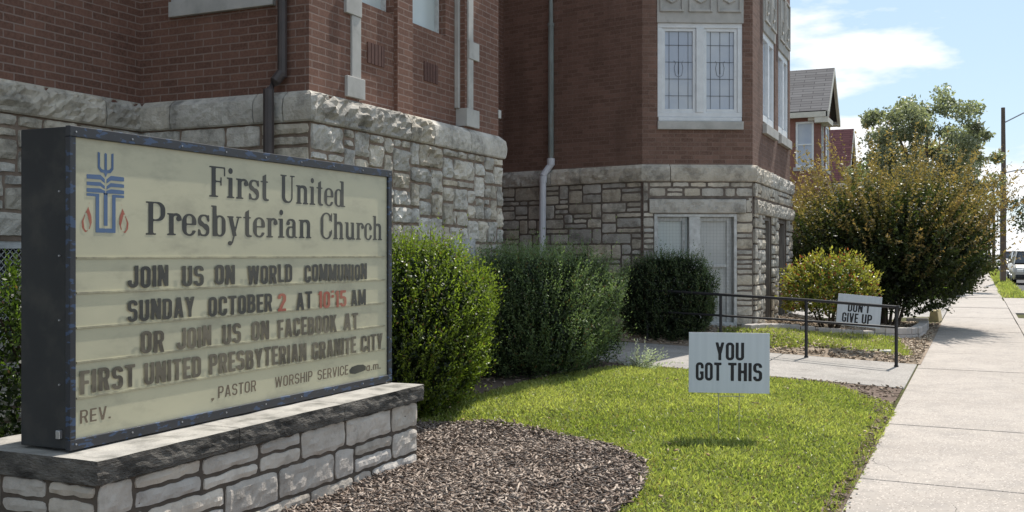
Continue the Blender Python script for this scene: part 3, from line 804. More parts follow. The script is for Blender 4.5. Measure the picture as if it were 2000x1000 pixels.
# bay basement window behind wire mesh
m = MB()
LZ0, LZ1 = LW[2], LW[3]
f2.box(m, LW[0], LW[0] + 0.045, LZ0, LZ1, -0.1, 0.045); f2.box(m, LW[1] - 0.045, LW[1], LZ0, LZ1, -0.1, 0.045)
f2.box(m, LW[0] + .045, LW[1] - .045, LZ1 - 0.045, LZ1, -0.1, 0.04); f2.box(m, LW[0] + .045, LW[1] - .045, LZ0, LZ0 + 0.06, -0.1, 0.04)
f2.box(m, 0.735, 0.91, LZ0 + .06, LZ1 - .045, -0.1, 0.035)
bw = m.build('window', M['oldwhite'], church, bevel=0.005)
spans = ((LW[0] + 0.045, 0.735), (0.91, LW[1] - 0.045))
for k, (a, b) in enumerate(spans):
    m = MB()
    for (p, q, r_, s_) in ((a, a + .03, LZ0 + .06, LZ1 - .05), (b - 0.1, b - 0.055, LZ0 + .06, LZ1 - .05), (a + .03, b - .1, LZ1 - 0.11, LZ1 - .05), (a + .03, b - .1, 1.28, 1.33)):
        f2.box(m, p, q, r_, s_, -0.09, -0.03)
    m.build('sash', M['oldwhite'], bw, bevel=0.004)
    m = MB(); f2.box(m, a + .01, b - .01, LZ0 + .06, LZ1 - .05, -0.096, -0.07)
    m.build('pane', M['glass_pale'] if k == 0 else M['blind'], bw)
    m = MB()
    n = int((b - a) / 0.05)
    for i in range(1, n): f2.box(m, a + (b - a) * i / n - .0010, a + (b - a) * i / n + .0010, LZ0 + .06, LZ1 - .045, 0.006, 0.010)
    for i in range(1, 32): f2.box(m, a, b, LZ0 + .06 + i * 0.052 - .0010, LZ0 + .06 + i * 0.052 + .0010, 0.011, 0.015)
    m.build('wire_mesh', M['wire'], bw)
for V in (V1, V2):
    m = MB()
    f3.box(m, V[0], V[0] + 0.07, V[2], V[3], -0.15, 0.01); f3.box(m, V[1] - 0.07, V[1], V[2], V[3], -0.15, 0.01); f3.box(m, V[0] + .07, V[1] - .07, V[3] - 0.07, V[3], -0.15, 0.01)
    f3.box(m, V[0] + .07, V[1] - .07, V[2], V[3] - .07, -0.15, -0.1)
    m.build('boarded_window', M['wood_grey'], church, bevel=0.004)
def barred(fr, h):
    m = MB()
    fr.box(m, h[0], h[1], h[2], h[3], -0.16, -0.12)
    g = m.build('basement_window', M['glass_dark'], church)
    m = MB()
    st = 0.055
    for s_ in (1, -1):
        n = int((h[1] - h[0] + h[3] - h[2]) / st)
        for k in range(1, n):
            c = k * st
            a0, a1 = max(0, c - (h[3] - h[2])), min(c, h[1] - h[0])
            if a1 - a0 < 0.02: continue
            f = (lambda t: (h[0] + t, h[2] + (c - t))) if s_ > 0 else (lambda t: (h[1] - t, h[2] + (c - t)))
            m.tube([fr.p(*f(a0), 0.0 + s_ * 0.003), fr.p(*f(a1), 0.0 + s_ * 0.003)], 0.0035, 4)
    fr.box(m, h[0], h[1], h[3] - 0.06, h[3], -0.04, 0.02)
    m.build('grating', M['oldwhite'], g)
barred(f_a, BW); barred(f_c, (f_c.L - 2.3, f_c.L - 1.25, 0.8, 1.6))

# --- downspouts
m = MB()
ux = lambda X: X - XCW
m.tube([f_b.p(ux(-5.455), 6.4, 0.06), f_b.p(ux(-5.455), 3.02, 0.06)], 0.042, 10)
m.tube([f_b.p(ux(-5.455), 3.06, 0.06), f_b.p(ux(-5.50), 2.98, 0.10), f_b.p(ux(-5.53), 2.9, 0.15), f_b.p(ux(-5.53), 2.0, 0.15), f_b.p(ux(-5.53), 0.1, 0.15)], 0.048, 10)
m.build('downspout', M['pipe_brown'], church, smooth=False)
m = MB()
m.tube([f1.p(1.046, 5.3, 0.06), f1.p(1.046, 2.98, 0.06)], 0.047, 10)
m.tube([f1.p(1.046, 7.0, 0.06), f1.p(1.046, 5.3, 0.06)], 0.036, 10); m.tube([f1.p(1.046, 5.34, 0.06), f1.p(1.046, 5.29, 0.06)], 0.056, 10)
ds = m.build('downspout', M['copper'], church)
m = MB()
m.tube([f1.p(1.046, 3.08, 0.06), f1.p(1.046, 2.98, 0.062), f1.p(0.99, 2.88, 0.11), f1.p(0.955, 2.80, 0.15), f1.p(0.95, 2.7, 0.155), f1.p(0.93, 1.2, 0.155), f1.p(0.93, 0.2, 0.155)], 0.056, 12)
m.tube([f1.p(1.046, 3.085, 0.06), f1.p(1.046, 2.97, 0.062)], 0.066, 12); m.tube([f1.p(0.955, 2.79, 0.15), f1.p(0.95, 2.68, 0.155)], 0.063, 12)
m.build('plastic_pipe', M['pvc'], ds, smooth=False)
# ------------------------------------------------------------------ lettering: outlines from distance fields
def s_box(x0, y0, x1, y1):
    def f(X, Y):
        dx = np.maximum(x0 - X, X - x1); dy = np.maximum(y0 - Y, Y - y1)
        return np.hypot(np.maximum(dx, 0), np.maximum(dy, 0)) + np.minimum(np.maximum(dx, dy), 0)
    return f
def s_rr(x0, y0, x1, y1, r):
    r = min(r, (x1 - x0) / 2 - 1e-3, (y1 - y0) / 2 - 1e-3)
    g = s_box(x0 + r, y0 + r, x1 - r, y1 - r)
    return lambda X, Y: g(X, Y) - r
def s_el(cx, cy, a, b):
    def f(X, Y):
        k = np.hypot((X - cx) / a, (Y - cy) / b)
        g = np.hypot((X - cx) / a ** 2, (Y - cy) / b ** 2) + 1e-6
        return k * (k - 1) / g
    return f
def s_poly(P):
    P = [tuple(p) for p in P]
    def f(X, Y):
        d = edge_dist(X.ravel(), Y.ravel(), P); c = inpoly_np(X.ravel(), Y.ravel(), P)
        return np.where(c, -d, d).reshape(X.shape)
    return f
def U_(*fs): return lambda X, Y: np.minimum.reduce([f(X, Y) for f in fs])
def D_(a, *bs): return lambda X, Y: np.maximum.reduce([a(X, Y)] + [-b(X, Y) for b in bs])
def I_(a, b): return lambda X, Y: np.maximum(a(X, Y), b(X, Y))
def stroke(a, b, w):
    dx, dy = b[0] - a[0], b[1] - a[1]; l = math.hypot(dx, dy); nx, ny = -dy / l * w / 2, dx / l * w / 2
    return s_poly([(a[0] + nx, a[1] + ny), (a[0] - nx, a[1] - ny), (b[0] - nx, b[1] - ny), (b[0] + nx, b[1] + ny)])
def slant(x0, x1, y0, y1, w):      # parallelogram with horizontal ends
    return s_poly([(x0 - w / 2, y0), (x0 + w / 2, y0), (x1 + w / 2, y1), (x1 - w / 2, y1)])
def contour(f, x0, y0, x1, y1, h):
    """filled polygons (in 2-D) of f < 0; whole cells are merged along each row"""
    nx, ny = int(math.ceil((x1 - x0) / h)), int(math.ceil((y1 - y0) / h))
    gx, gy = x0 + np.arange(nx + 1) * h, y0 + np.arange(ny + 1) * h
    X, Y = np.meshgrid(gx, gy, indexing='ij')
    D = f(X, Y); out = []
    for j in range(ny):
        run = None
        for i in range(nx + 1):
            full = False
            if i < nx:
                c = [(gx[i], gy[j], D[i, j]), (gx[i + 1], gy[j], D[i + 1, j]), (gx[i + 1], gy[j + 1], D[i + 1, j + 1]), (gx[i], gy[j + 1], D[i, j + 1])]
                neg = sum(1 for q in c if q[2] < 0)
                full = neg == 4
            if full:
                if run is None: run = i
                continue
            if run is not None:
                out.append([(gx[run], gy[j]), (gx[i], gy[j]), (gx[i], gy[j + 1]), (gx[run], gy[j + 1])]); run = None
            if i < nx and 0 < neg < 4:
                P = []
                for k in range(4):
                    a, b = c[k], c[(k + 1) % 4]
                    if a[2] < 0: P.append((a[0], a[1]))
                    if (a[2] < 0) != (b[2] < 0):
                        t = a[2] / (a[2] - b[2]); P.append((a[0] + (b[0] - a[0]) * t, a[1] + (b[1] - a[1]) * t))
                if len(P) > 2: out.append(P)
    return out
_cache = {}
def gothic(ch, s=0.17, w=0.46):
    """condensed sans capitals, cap height 1 -> (polygons, width)"""
    key = (ch, s, w)
    if key in _cache: return _cache[key]
    r = w * 0.46; b = 1.0; ir = max(0.03, r - s)
    ring = D_(s_rr(0, 0, w, b, r), s_rr(s, s * .9, w - s, b - s * .9, ir))
    v = s * .88
    W = w
    if ch in 'O0': f = ring
    elif ch == 'C': f = D_(ring, s_box(w * .5, .36, w + .1, .64))
    elif ch == 'G': f = U_(D_(ring, s_box(w * .5, .50, w + .1, .66)), s_box(w * .52, .36, w, .36 + v), s_box(w - s, .1, w, .5))
    elif ch == 'D': f = U_(I_(D_(s_rr(-w, 0, w, 1, r * 1.1), s_rr(-w, v, w - s, 1 - v, ir)), s_box(0, 0, w, 1)), s_box(0, 0, s, 1))
    elif ch == 'Q': f = U_(ring, stroke((w * .55, .25), (w, -.03), s * .8))
    elif ch == 'U': f = U_(D_(ring, s_box(-.1, .5, w + .1, 1.1)), s_box(0, .45, s, 1), s_box(w - s, .45, w, 1))
    elif ch == 'J': f = U_(D_(ring, s_box(-.1, .34, w * .5, 1.1), s_box(-.1, .5, w + .1, 1.1)), s_box(w - s, .3, w, 1))
    elif ch == 'S':
        top = D_(s_rr(0, .46, w, 1, r), s_rr(s, .46 + v, w - s, 1 - v, ir), s_box(w * .5, .40, w + .1, .74))
        bot = D_(s_rr(0, 0, w, .46 + v, r), s_rr(s, v, w - s, .46, ir), s_box(-.1, .26, w * .5, .64))
        f = U_(top, bot)
    elif ch == 'P': f = U_(s_box(0, 0, s, 1), I_(D_(s_rr(-w, .40, w, 1, r), s_rr(-w, .40 + v, w - s, 1 - v, ir)), s_box(0, .3, w, 1)))
    elif ch == 'R': f = U_(s_box(0, 0, s, 1), I_(D_(s_rr(-w, .42, w * .98, 1, r), s_rr(-w, .42 + v, w - s, 1 - v, ir)), s_box(0, .3, w, 1)), slant(w - s * .52, w * .58, 0, .5, s * 1.05))
    elif ch == 'B': f = U_(s_box(0, 0, s, 1), I_(U_(D_(s_rr(-w, .46, w * .96, 1, r), s_rr(-w, .46 + v, w * .96 - s, 1 - v, ir)), D_(s_rr(-w, 0, w, .46 + v, r), s_rr(-w, v, w - s, .46, ir))), s_box(0, 0, w, 1)))
    elif ch == 'E': W = w * .84; f = U_(s_box(0, 0, s, 1), s_box(0, 0, W, v), s_box(0, 1 - v, W, 1), s_box(0, .43, W * .92, .43 + v))
    elif ch == 'F': W = w * .82; f = U_(s_box(0, 0, s, 1), s_box(0, 1 - v, W, 1), s_box(0, .42, W * .92, .42 + v))
    elif ch == 'H': f = U_(s_box(0, 0, s, 1), s_box(w - s, 0, w, 1), s_box(0, .43, w, .43 + v))
    elif ch == 'I': W = s; f = s_box(0, 0, s, 1)
    elif ch == 'L': W = w * .80; f = U_(s_box(0, 0, s, 1), s_box(0, 0, W, v))
    elif ch == 'T': W = w * .94; f = U_(s_box(W / 2 - s / 2, 0, W / 2 + s / 2, 1), s_box(0, 1 - v, W, 1))
    elif ch == 'N': W = w * 1.04; f = U_(s_box(0, 0, s * .92, 1), s_box(W - s * .92, 0, W, 1), slant(W - s * .56, s * .56, 0, 1, s * 1.1))
    elif ch == 'M': W = w * 1.32; f = U_(s_box(0, 0, s * .95, 1), s_box(W - s * .95, 0, W, 1), slant(W / 2, s * .55, 0.05, 1, s * 1.05), slant(W / 2, W - s * .55, 0.05, 1, s * 1.05))
    elif ch == 'K': W = w * 1.05; f = U_(s_box(0, 0, s, 1), slant(s * .6, W - s * .55, .32, 1, s * 1.15), slant(W - s * .5, s * 1.3, 0, .62, s * 1.15))
    elif ch == 'A': W = w * 1.08; f = U_(slant(s * .5, W / 2 - s * .12, 0, 1, s * 1.0), slant(W - s * .5, W / 2 + s * .12, 0, 1, s * 1.0), s_box(W * .25, .2, W * .75, .2 + v * .9))
    elif ch == 'V': W = w * 1.06; f = U_(slant(W / 2 - s * .12, s * .5, 0, 1, s), slant(W / 2 + s * .12, W - s * .5, 0, 1, s))
    elif ch == 'Y': W = w * 1.06; f = U_(s_box(W / 2 - s / 2, 0, W / 2 + s / 2, .48), slant(W / 2 - s * .05, s * .5, .38, 1, s), slant(W / 2 + s * .05, W - s * .5, .38, 1, s))
    elif ch == 'W':
        W = w * 1.5; q = s * .92
        f = U_(slant(W * .27, q * .5, 0, 1, q), slant(W * .27, W * .5, 0, 1, q), slant(W * .73, W * .5, 0, 1, q), slant(W * .73, W - q * .5, 0, 1, q))
    elif ch == '1': W = w * .55; f = U_(s_box(W - s, 0, W, 1), slant(0.05, W - s * .6, .78, .98, s * .9))
    elif ch == '2': f = U_(D_(s_rr(0, .42, w, 1, r), s_rr(s, .42 + s, w - s, 1 - v, ir), s_box(-.1, .3, w * .62, .70)), slant(s * .6, w - s * .62, v * .5, .60, s * 1.1), s_box(0, 0, w, v))
    elif ch == '5': f = U_(D_(s_rr(0, 0, w, .64, r), s_rr(s, v, w - s, .64 - v, ir), s_box(-.1, .24, w * .5, .50)), s_box(0, .50, s, 1), s_box(0, 1 - v, w * .92, 1))
    elif ch == '.': W = s * 1.1; f = s_box(0, 0, W, s)
    elif ch == ',': W = s * 1.1; f = U_(s_box(0, 0, W, s), slant(s * .25, s * .75, -.14, .02, s * .6))
    elif ch == ':': W = s * 1.1; f = U_(s_box(0, .56, W, .56 + s), s_box(0, .86, W, .86 + s * .8))
    elif ch == "'": W = s; f = s_poly([(0.02, 1), (s, 1), (s * .8, .66), (s * .3, .66)])
    elif ch == 'a': W = w * .95; f = U_(D_(s_rr(0, 0, W, .62, r), s_rr(s, s * .9, W - s, .62 - s * .9, ir)), s_box(W - s, 0, W, .62))
    elif ch == 'm': W = w * 1.4; f = U_(s_box(0, 0, s, .62), s_box(W / 2 - s / 2, 0, W / 2 + s / 2, .58), s_box(W - s, 0, W, .5), D_(s_rr(0, .1, W / 2 + s / 2, .62, r * .7), s_rr(s, -.2, W / 2 - s / 2, .62 - v, ir), s_box(-.1, 0, 2, .4)), D_(s_rr(W / 2 - s / 2, .1, W, .62, r * .7), s_rr(W / 2 + s / 2, -.2, W - s, .62 - v, ir), s_box(-.1, 0, 2, .4)))
    else: raise ValueError(ch)
    res = (contour(f, -.04, -.18 if ch in ',Q' else -.03, W + .04, 1.04, 0.038), W)
    _cache[key] = res
    return res
def serif(ch):
    """condensed bold serif letters (cap height 1, x-height .68)"""
    key = ('serif', ch)
    if key in _cache: return _cache[key]
    T, t, x = 0.155, 0.05, 0.68
    st = lambda a, y0, y1: s_box(a, y0, a + T, y1)
    def feet(a, y, up=False, ex=0.075, w=T): return s_box(a - ex, y - (t if up else 0), a + w + ex, y + (0 if up else t))
    bowl = lambda x0, x1, y0, y1, th=T, tn=0.06: D_(s_rr(x0, y0, x1, y1, (x1 - x0) * .49), s_rr(x0 + th, y0 + tn, x1 - th, y1 - tn, max(.03, (x1 - x0) * .49 - th * .8)))
    bot = -0.05
    if ch == 'F': W = .60; f = U_(st(.09, 0, 1), feet(.09, 0, ex=.09), s_box(0, 1 - t, W, 1), s_box(W - .05, .70, W, 1), s_box(.1, .49, .46, .49 + t), s_box(.42, .38, .465, .66))
    elif ch == 'U': W = .70; f = U_(D_(s_rr(.08, 0, W - .11, .9, .22), s_rr(.08 + T, t * 1.3, W - .165, 1.2, .16), s_box(-1, .6, 2, 2)), st(.08, .5, 1), s_box(W - .165, .5, W - .11, 1), feet(.08, 1, True), s_box(W - .24, 1 - t, W, 1))
    elif ch == 'P': W = .64; f = U_(st(.09, 0, 1), feet(.09, 0, ex=.09), s_box(0, 1 - t, .4, 1), I_(D_(s_rr(-.4, .42, W, 1, .24), s_rr(-.4, .42 + t, W - T, 1 - t, .17)), s_box(.1, .3, W, 1)))
    elif ch == 'C': W = .64; f = U_(D_(bowl(0, W, -.01, 1.01), s_box(W * .52, .30, W + .1, .70), s_box(W - .3, .3, W + .1, .36)), s_box(W - .055, .66, W, 1), I_(s_box(W - .06, .2, W, .36), s_box(0, 0, W, 1)))
    elif ch == 'i': W = .30; f = U_(st(.07, 0, x), feet(.07, 0), s_box(0, x - t, .1, x), s_el(.07 + T / 2, .90, .085, .10))
    elif ch == 'r': W = .46; f = U_(st(.07, 0, x), feet(.07, 0), s_box(0, x - t, .1, x), D_(s_rr(.12, .2, .5, x + .01, .2), s_rr(.2, .1, .42, x - .07, .12), s_box(0, 0, 1, .46)), s_el(.39, .52, .08, .085))
    elif ch == 's':
        W = .42; top = D_(s_rr(0, .30, W, x + .01, .17), s_rr(.12, .38, W - .10, x - .05, .09), s_box(W * .5, .2, W + .1, .50))
        bt = D_(s_rr(0, -.01, W, .40, .17), s_rr(.10, .05, W - .12, .30, .09), s_box(-.1, .19, W * .5, .5))
        f = U_(top, bt, s_box(W - .06, .46, W - .01, x), s_box(.01, 0, .06, .22), stroke((.1, .44), (W - .1, .24), .13))
    elif ch == 't': W = .36; f = U_(st(.09, .1, .86), s_poly([(.09, .84), (.245, .93), (.245, .6), (.09, .6)]), s_box(0, x - t, W - .03, x), D_(s_rr(.09, -.01, W + .06, .5, .13), s_rr(.245, .06, W + .02, .6, .06), s_box(-1, .2, 2, 2), s_box(W, -1, 2, 2)))
    elif ch == 'n': W = .62; f = U_(st(.07, 0, x), feet(.07, 0, ex=.065), s_box(0, x - t, .1, x), st(.40, 0, .48), feet(.40, 0, ex=.065), D_(s_rr(.14, .1, .40 + T, x + .01, .17), s_rr(.2, .0, .40, x - .09, .12), s_box(0, -.1, 1, .44)))
    elif ch == 'h': W = .62; f = U_(st(.07, 0, 1), feet(.07, 0, ex=.065), s_box(0, 1 - t, .1, 1), st(.40, 0, .48), feet(.40, 0, ex=.065), D_(s_rr(.14, .1, .40 + T, x + .01, .17), s_rr(.2, .0, .40, x - .09, .12), s_box(0, -.1, 1, .44)))
    elif ch == 'u': W = .62; f = U_(st(.07, .2, x), s_box(0, x - t, .1, x), st(.40, 0, x), s_box(.33, x - t, .43, x), s_box(.5, 0, W, t), D_(s_rr(.07, -.01, .48, .6, .17), s_rr(.07 + T, .09, .42, .7, .12), s_box(0, .24, 1, 1)))
    elif ch == 'e': W = .50; f = U_(D_(bowl(0, W, -.01, x + .01), s_box(W * .5, .17, W + .1, .35)), s_box(.1, .335, W - .01, .335 + t))
    elif ch == 'c': W = .47; f = U_(D_(bowl(0, W + .02, -.01, x + .01), s_box(W * .5, .20, W + .1, .46)), s_el(W - .085, .47, .085, .08))
    elif ch == 'd': W = .60; f = U_(bowl(0, .46, -.01, x + .01, .15), st(.36, 0, 1), s_box(.28, 1 - t, .4, 1), s_box(.45, 0, W, t))
    elif ch == 'b': W = .56; f = U_(bowl(.10, W, -.01, x + .01, .15), st(.06, 0, 1), s_box(0, 1 - t, .1, 1))
    elif ch == 'a': W = .54; f = U_(D_(s_rr(.02, -.01, .44, .42, .16), s_rr(.15, .055, .36, .365, .09)), st(.30, 0.05, .5), D_(s_rr(.03, .2, .455, x + .01, .17), s_rr(.12, .1, .31, x - .06, .11), s_box(-.1, 0, 1, .46)), s_el(.11, .53, .085, .075), s_box(.42, 0, W, t))
    elif ch == 'y': W = .58; f = U_(slant(.30, .13, .02, x, T * 1.05), slant(.20, .46, -.22, x, .06), s_box(0, x - t, .27, x), s_box(.35, x - t, W, x), s_el(.115, -.22, .09, .075))
    else: raise ValueError(ch)
    res = (contour(f, -.05, -.34 if ch == 'y' else -.05, W + .05, 1.06, 0.032), W)
    _cache[key] = res
    return res
def word(mb, txt, place, x0, x1, y0, h, glyph=gothic, gap=0.09, mi=0, tilt=0.0, jitter=0.0, **k):
    """letters of one word stretched between x0 and x1, base at y0, cap height h"""
    gl = [glyph(c, **k) for c in txt]
    tot = sum(g[1] for g in gl) + gap * (len(gl) - 1)
    sx = (x1 - x0) / tot; x = x0
    for polys, w in gl:
        jy = (rnd.random() - .5) * jitter
        for P in polys:
            mb.poly([place(x + q[0] * sx, y0 + jy + q[1] * h + tilt * (x - x0)) for q in P], mi=mi)
        x += (w + gap) * sx

# ------------------------------------------------------------------ the sign on its stone plinth
plinth = thing('sign_plinth', (-4.0, 4.85, 0), 'low rough stone wall with dark crusted cap slabs under the church sign', 'stone plinth')
PX0, PX1, PY0, PY1 = -4.42, -3.60, 3.41, 6.29
pf = Fr((PX1, PY0), (PX1, PY1)); pl = Fr((PX0, PY0), (PX1, PY0)); pr = Fr((PX1, PY1), (PX0, PY1)); pb = Fr((PX0, PY1), (PX0, PY0))
m = MB(); rg = random.Random(12)
rows = [(-0.10, 0.10), (0.10, 0.285), (0.285, 0.463)]
for fr in (pf, pl, pr, pb):
    rr0 = random.Random(int(abs(fr.P0[0] * 100) + abs(fr.P0[1]) * 10))
    for k, (za, zb) in enumerate(rows):
        u = 0.0
        while u < fr.L - 0.02:
            w = rr0.choice([0.22, 0.30, 0.38, 0.46, 0.55])
            if fr.L - u - w < 0.2: w = fr.L - u
            sp = rr0.random()
            if sp < 0.38 and w > 0.25:
                c = za + (zb - za) * rr0.choice([0.42, 0.55])
                stone(m, fr, u, u + w, za, c, tintr(rg, 0.85, 1.1, 0.05), 0.013, 0.013, 0.026, 0.005, 0.011, edge=0.007)
                stone(m, fr, u, u + w, c, zb, tintr(rg, 0.85, 1.1, 0.05), 0.013, 0.013, 0.026, 0.005, 0.011, edge=0.007)
            else:
                stone(m, fr, u, u + w, za, zb, tintr(rg, 0.85, 1.12, 0.05), 0.013, 0.013, 0.026, 0.005, 0.011, edge=0.007)
            u += w
ps = m.build('stonework', M['plinth_stone'], plinth)
m = MB(); m.box((PX0 + 0.0, PY0 + 0.0, -0.1), (PX1 - 0.0, PY1 - 0.0, 0.462)); m.build('mortar', M['plinth_mortar'], ps)
# cap slabs: split faces all round, flatter top
for (ya_, yb_) in ((3.377, 4.337), (4.343, 5.327), (5.333, 6.325)):
    m = MB()
    X0, X1, z0, z1 = -4.46, -3.56, 0.465, 0.575
    ny, nx, nz = int((yb_ - ya_) / 0.035), 14, 5
    def cv(x, y, z, k):
        nn = noise.noise((x * 13, y * 9, z * 30)) + 0.6 * noise.noise((x * 30, y * 22, z * 60))
        return nn * k
    top = []
    for i in range(ny + 1):
        y = ya_ + (yb_ - ya_) * i / ny
        row = []
        for j in range(nx + 1):
            x = X0 + (X1 - X0) * j / nx
            row.append(m.vert((x, y, z1 + 0.004 * noise.noise((x * 5, y * 5, 2)))))
        top.append(row)
    for i in range(ny):
        for j in range(nx): m.face([top[i][j], top[i][j + 1], top[i + 1][j + 1], top[i + 1][j]])
    fcol = []
    for i in range(ny + 1):
        y = ya_ + (yb_ - ya_) * i / ny
        col = []
        for k in range(nz + 1):
            z = z1 - (z1 - z0) * k / nz
            if k == 0: col.append(top[i][nx])
            else: col.append(m.vert((X1 + cv(X1, y, z, 0.009) - (0.006 if k == nz else 0), y, z)))
        fcol.append(col)
    for i in range(ny):
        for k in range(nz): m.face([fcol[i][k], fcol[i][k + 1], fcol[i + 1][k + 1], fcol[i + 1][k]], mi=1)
    for (row_i, fl) in ((0, 0), (ny, 1)):
        y = ya_ if row_i == 0 else yb_
        cols = []
        for j in range(nx + 1):
            x = X0 + (X1 - X0) * j / nx
            c = []
            for k in range(nz + 1):
                z = z1 - (z1 - z0) * k / nz
                if k == 0: c.append(top[row_i][j])
                elif j == nx: c.append(fcol[row_i][k])
                else: c.append(m.vert((x, y + (cv(x, y, z, 0.006) if (row_i == 0 and ya_ < 3.4) or (row_i and yb_ > 6.3) else 0), z)))
            cols.append(c)
        for j in range(nx):
            for k in range(nz):
                q = [cols[j][k], cols[j][k + 1], cols[j + 1][k + 1], cols[j + 1][k]]
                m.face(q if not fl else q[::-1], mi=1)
    m.poly([(X0, ya_, z0), (X0, yb_, z0), (X0, yb_, z1), (X0, ya_, z1)][::-1], mi=1)
    m.poly([(X0, ya_, z0), (X1 - .006, ya_, z0), (X1 - .006, yb_, z0), (X0, yb_, z0)][::-1], mi=1)
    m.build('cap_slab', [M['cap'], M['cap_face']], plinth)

sign = thing('church_sign', (-4.0, 4.9, 0.577), 'large dark framed letter board sign with yellowed face standing on a stone wall', 'sign')
SX = -3.84
SY0, SY1, SZ0, SZ1 = 3.47, 6.325, 0.588, 2.09
m = MB(); m.box((-4.15, SY0, SZ0), (SX - 0.012, SY1, SZ1))
m.box((-4.10, SY0 + .3, 0.57), (SX - 0.08, SY1 - .3, SZ0))
m.build('cabinet', M['cabinet'], sign, bevel=0.006)
m = MB()
FX0, FX1, fw = SX - 0.014, SX + 0.016, 0.046
m.box((FX0, SY0 - .004, SZ1 - fw), (FX1, SY1 + .004, SZ1 + .004)); m.box((FX0, SY0 - .004, SZ0 - .004), (FX1, SY1 + .004, SZ0 + fw))
m.box((FX0, SY0 - .004, SZ0 + fw + .001), (FX1 - .001, SY0 + 0.032, SZ1 - fw - .001)); m.box((FX0, SY1 - 0.045, SZ0 + fw + .001), (FX1 - .001, SY1 + .004, SZ1 - fw - .001))
m.build('frame', M['chipped'], sign, bevel=0.003)
frame_ = [c for c in bpy.data.objects if c.parent is sign and c.name.startswith('frame')][0]
def screw(p, q):
    m = MB(); m.tube([p, q], 0.0045, 8); m.build('screw', M['screw'], frame_)
for k in range(9):
    y = SY0 + 0.03 + (SY1 - SY0 - .06) * k / 8
    for z in (SZ1 - fw / 2, SZ0 + fw / 2): screw((FX1 - .002, y, z), (FX1 + .004, y, z))
for k in range(1, 5):
    z = SZ0 + (SZ1 - SZ0) * k / 5
    screw((FX1 - .002, SY1 - .02, z), (FX1 + .004, SY1 - .02, z)); screw((FX0 - .04, SY0 - .006, z), (FX0 - .04, SY0 + .01, z))
m = MB(); m.box((SX - 0.02, SY0 + .02, SZ0 + .03), (SX, SY1 - .03, SZ1 - .03))
panel = m.build('sign_face', M['panel'], sign)
for ya_ in (SY0 - .02, SY1):
    m = MB(); m.box((SX - .06, ya_, SZ0 + .05), (SX - .035, ya_ + .02, SZ0 + .09)); m.build('latch', M['rim'], sign, bevel=0.003)
m = MB()
for z in (1.48, 1.315, 1.151, 0.989, 0.822): m.box((SX, SY0 + .045, z - .005), (SX + .006, SY1 - .075, z + .004))
m.build('letter_track', M['rail'], panel)
def fp(o=0.0):
    return lambda y, z: (SX + 0.0012 + o, y, z)
m = MB()
for t_, a, b, z in (("First", 4.425, 4.946, 1.812), ("United", 5.054, 5.753, 1.808), ("Presbyterian", 3.954, 5.373, 1.595), ("Church", 5.472, 6.217, 1.593)):
    word(m, t_, fp(), a, b, z, 0.170, serif, 0.055)
m.build('title_lettering', M['ink'], panel)
rows_ = [
 (1.327, 0.110, M['ink'], [("JOIN", 3.83, 4.109), ("US", 4.21, 4.376), ("ON", 4.466, 4.633), ("WORLD", 4.744, 5.166), ("COMMUNION", 5.291, 6.01)]),
 (1.158, 0.108, M['ink'], [("SUNDAY", 3.827, 4.304), ("OCTOBER", 4.412, 4.97), ("AT", 5.207, 5.373), ("AM", 5.814, 5.997)]),
 (1.156, 0.108, M['ink_red'], [("2", 5.024, 5.104)]),
 (1.156, 0.108, M['ink_red'], [("10:15", 5.439, 5.759)]),
 (0.995, 0.113, M['ink_fade'], [("OR", 3.916, 4.079), ("JOIN", 4.172, 4.437), ("US", 4.529, 4.686), ("ON", 4.781, 4.941), ("FACEBOOK", 5.024, 5.645), ("AT", 5.729, 5.901)]),
 (0.834, 0.112, M['ink_fade'], [("FIRST", 3.532, 3.878), ("UNITED", 3.94, 4.355), ("PRESBYTERIAN", 4.42, 5.313), ("GRANITE", 5.373, 5.876), ("CITY", 5.939, 6.217)])]
for z, h, mt, ws in rows_:
    m = MB()
    for t_, a, b in ws: word(m, t_, fp(.006), a, b, z - 0.012 * (a - 3.83) / 2.2, h, gothic, 0.085, jitter=0.008)
    m.build('message_lettering', mt, panel)
m = MB()
for t_, a, b, z, h in (("REV.", 3.538, 3.725, 0.699, 0.063), (",", 4.441, 4.466, 0.694, 0.063), ("PASTOR", 4.499, 4.827, 0.696, 0.065), ("WORSHIP", 5.004, 5.384, 0.693, 0.064), ("SERVICE", 5.439, 5.789, 0.69, 0.064), ("a.m.", 6.01, 6.196, 0.687, 0.062)):
    word(m, t_, fp(), a, b, z, h, gothic, 0.12, s=0.135, w=0.52)
m.build('footer_lettering', M['ink_brown'], panel)
m = MB()
prev = None
P_ = [(5.80, .715), (5.83, .735), (5.90, .742), (5.97, .738), (6.005, .722), (6.0, .697), (5.94, .690), (5.87, .684), (5.81, .693)]
m.poly([fp(.001)(y, z) for y, z in P_]); m.build('blacked_out_time', M['ink'], panel)
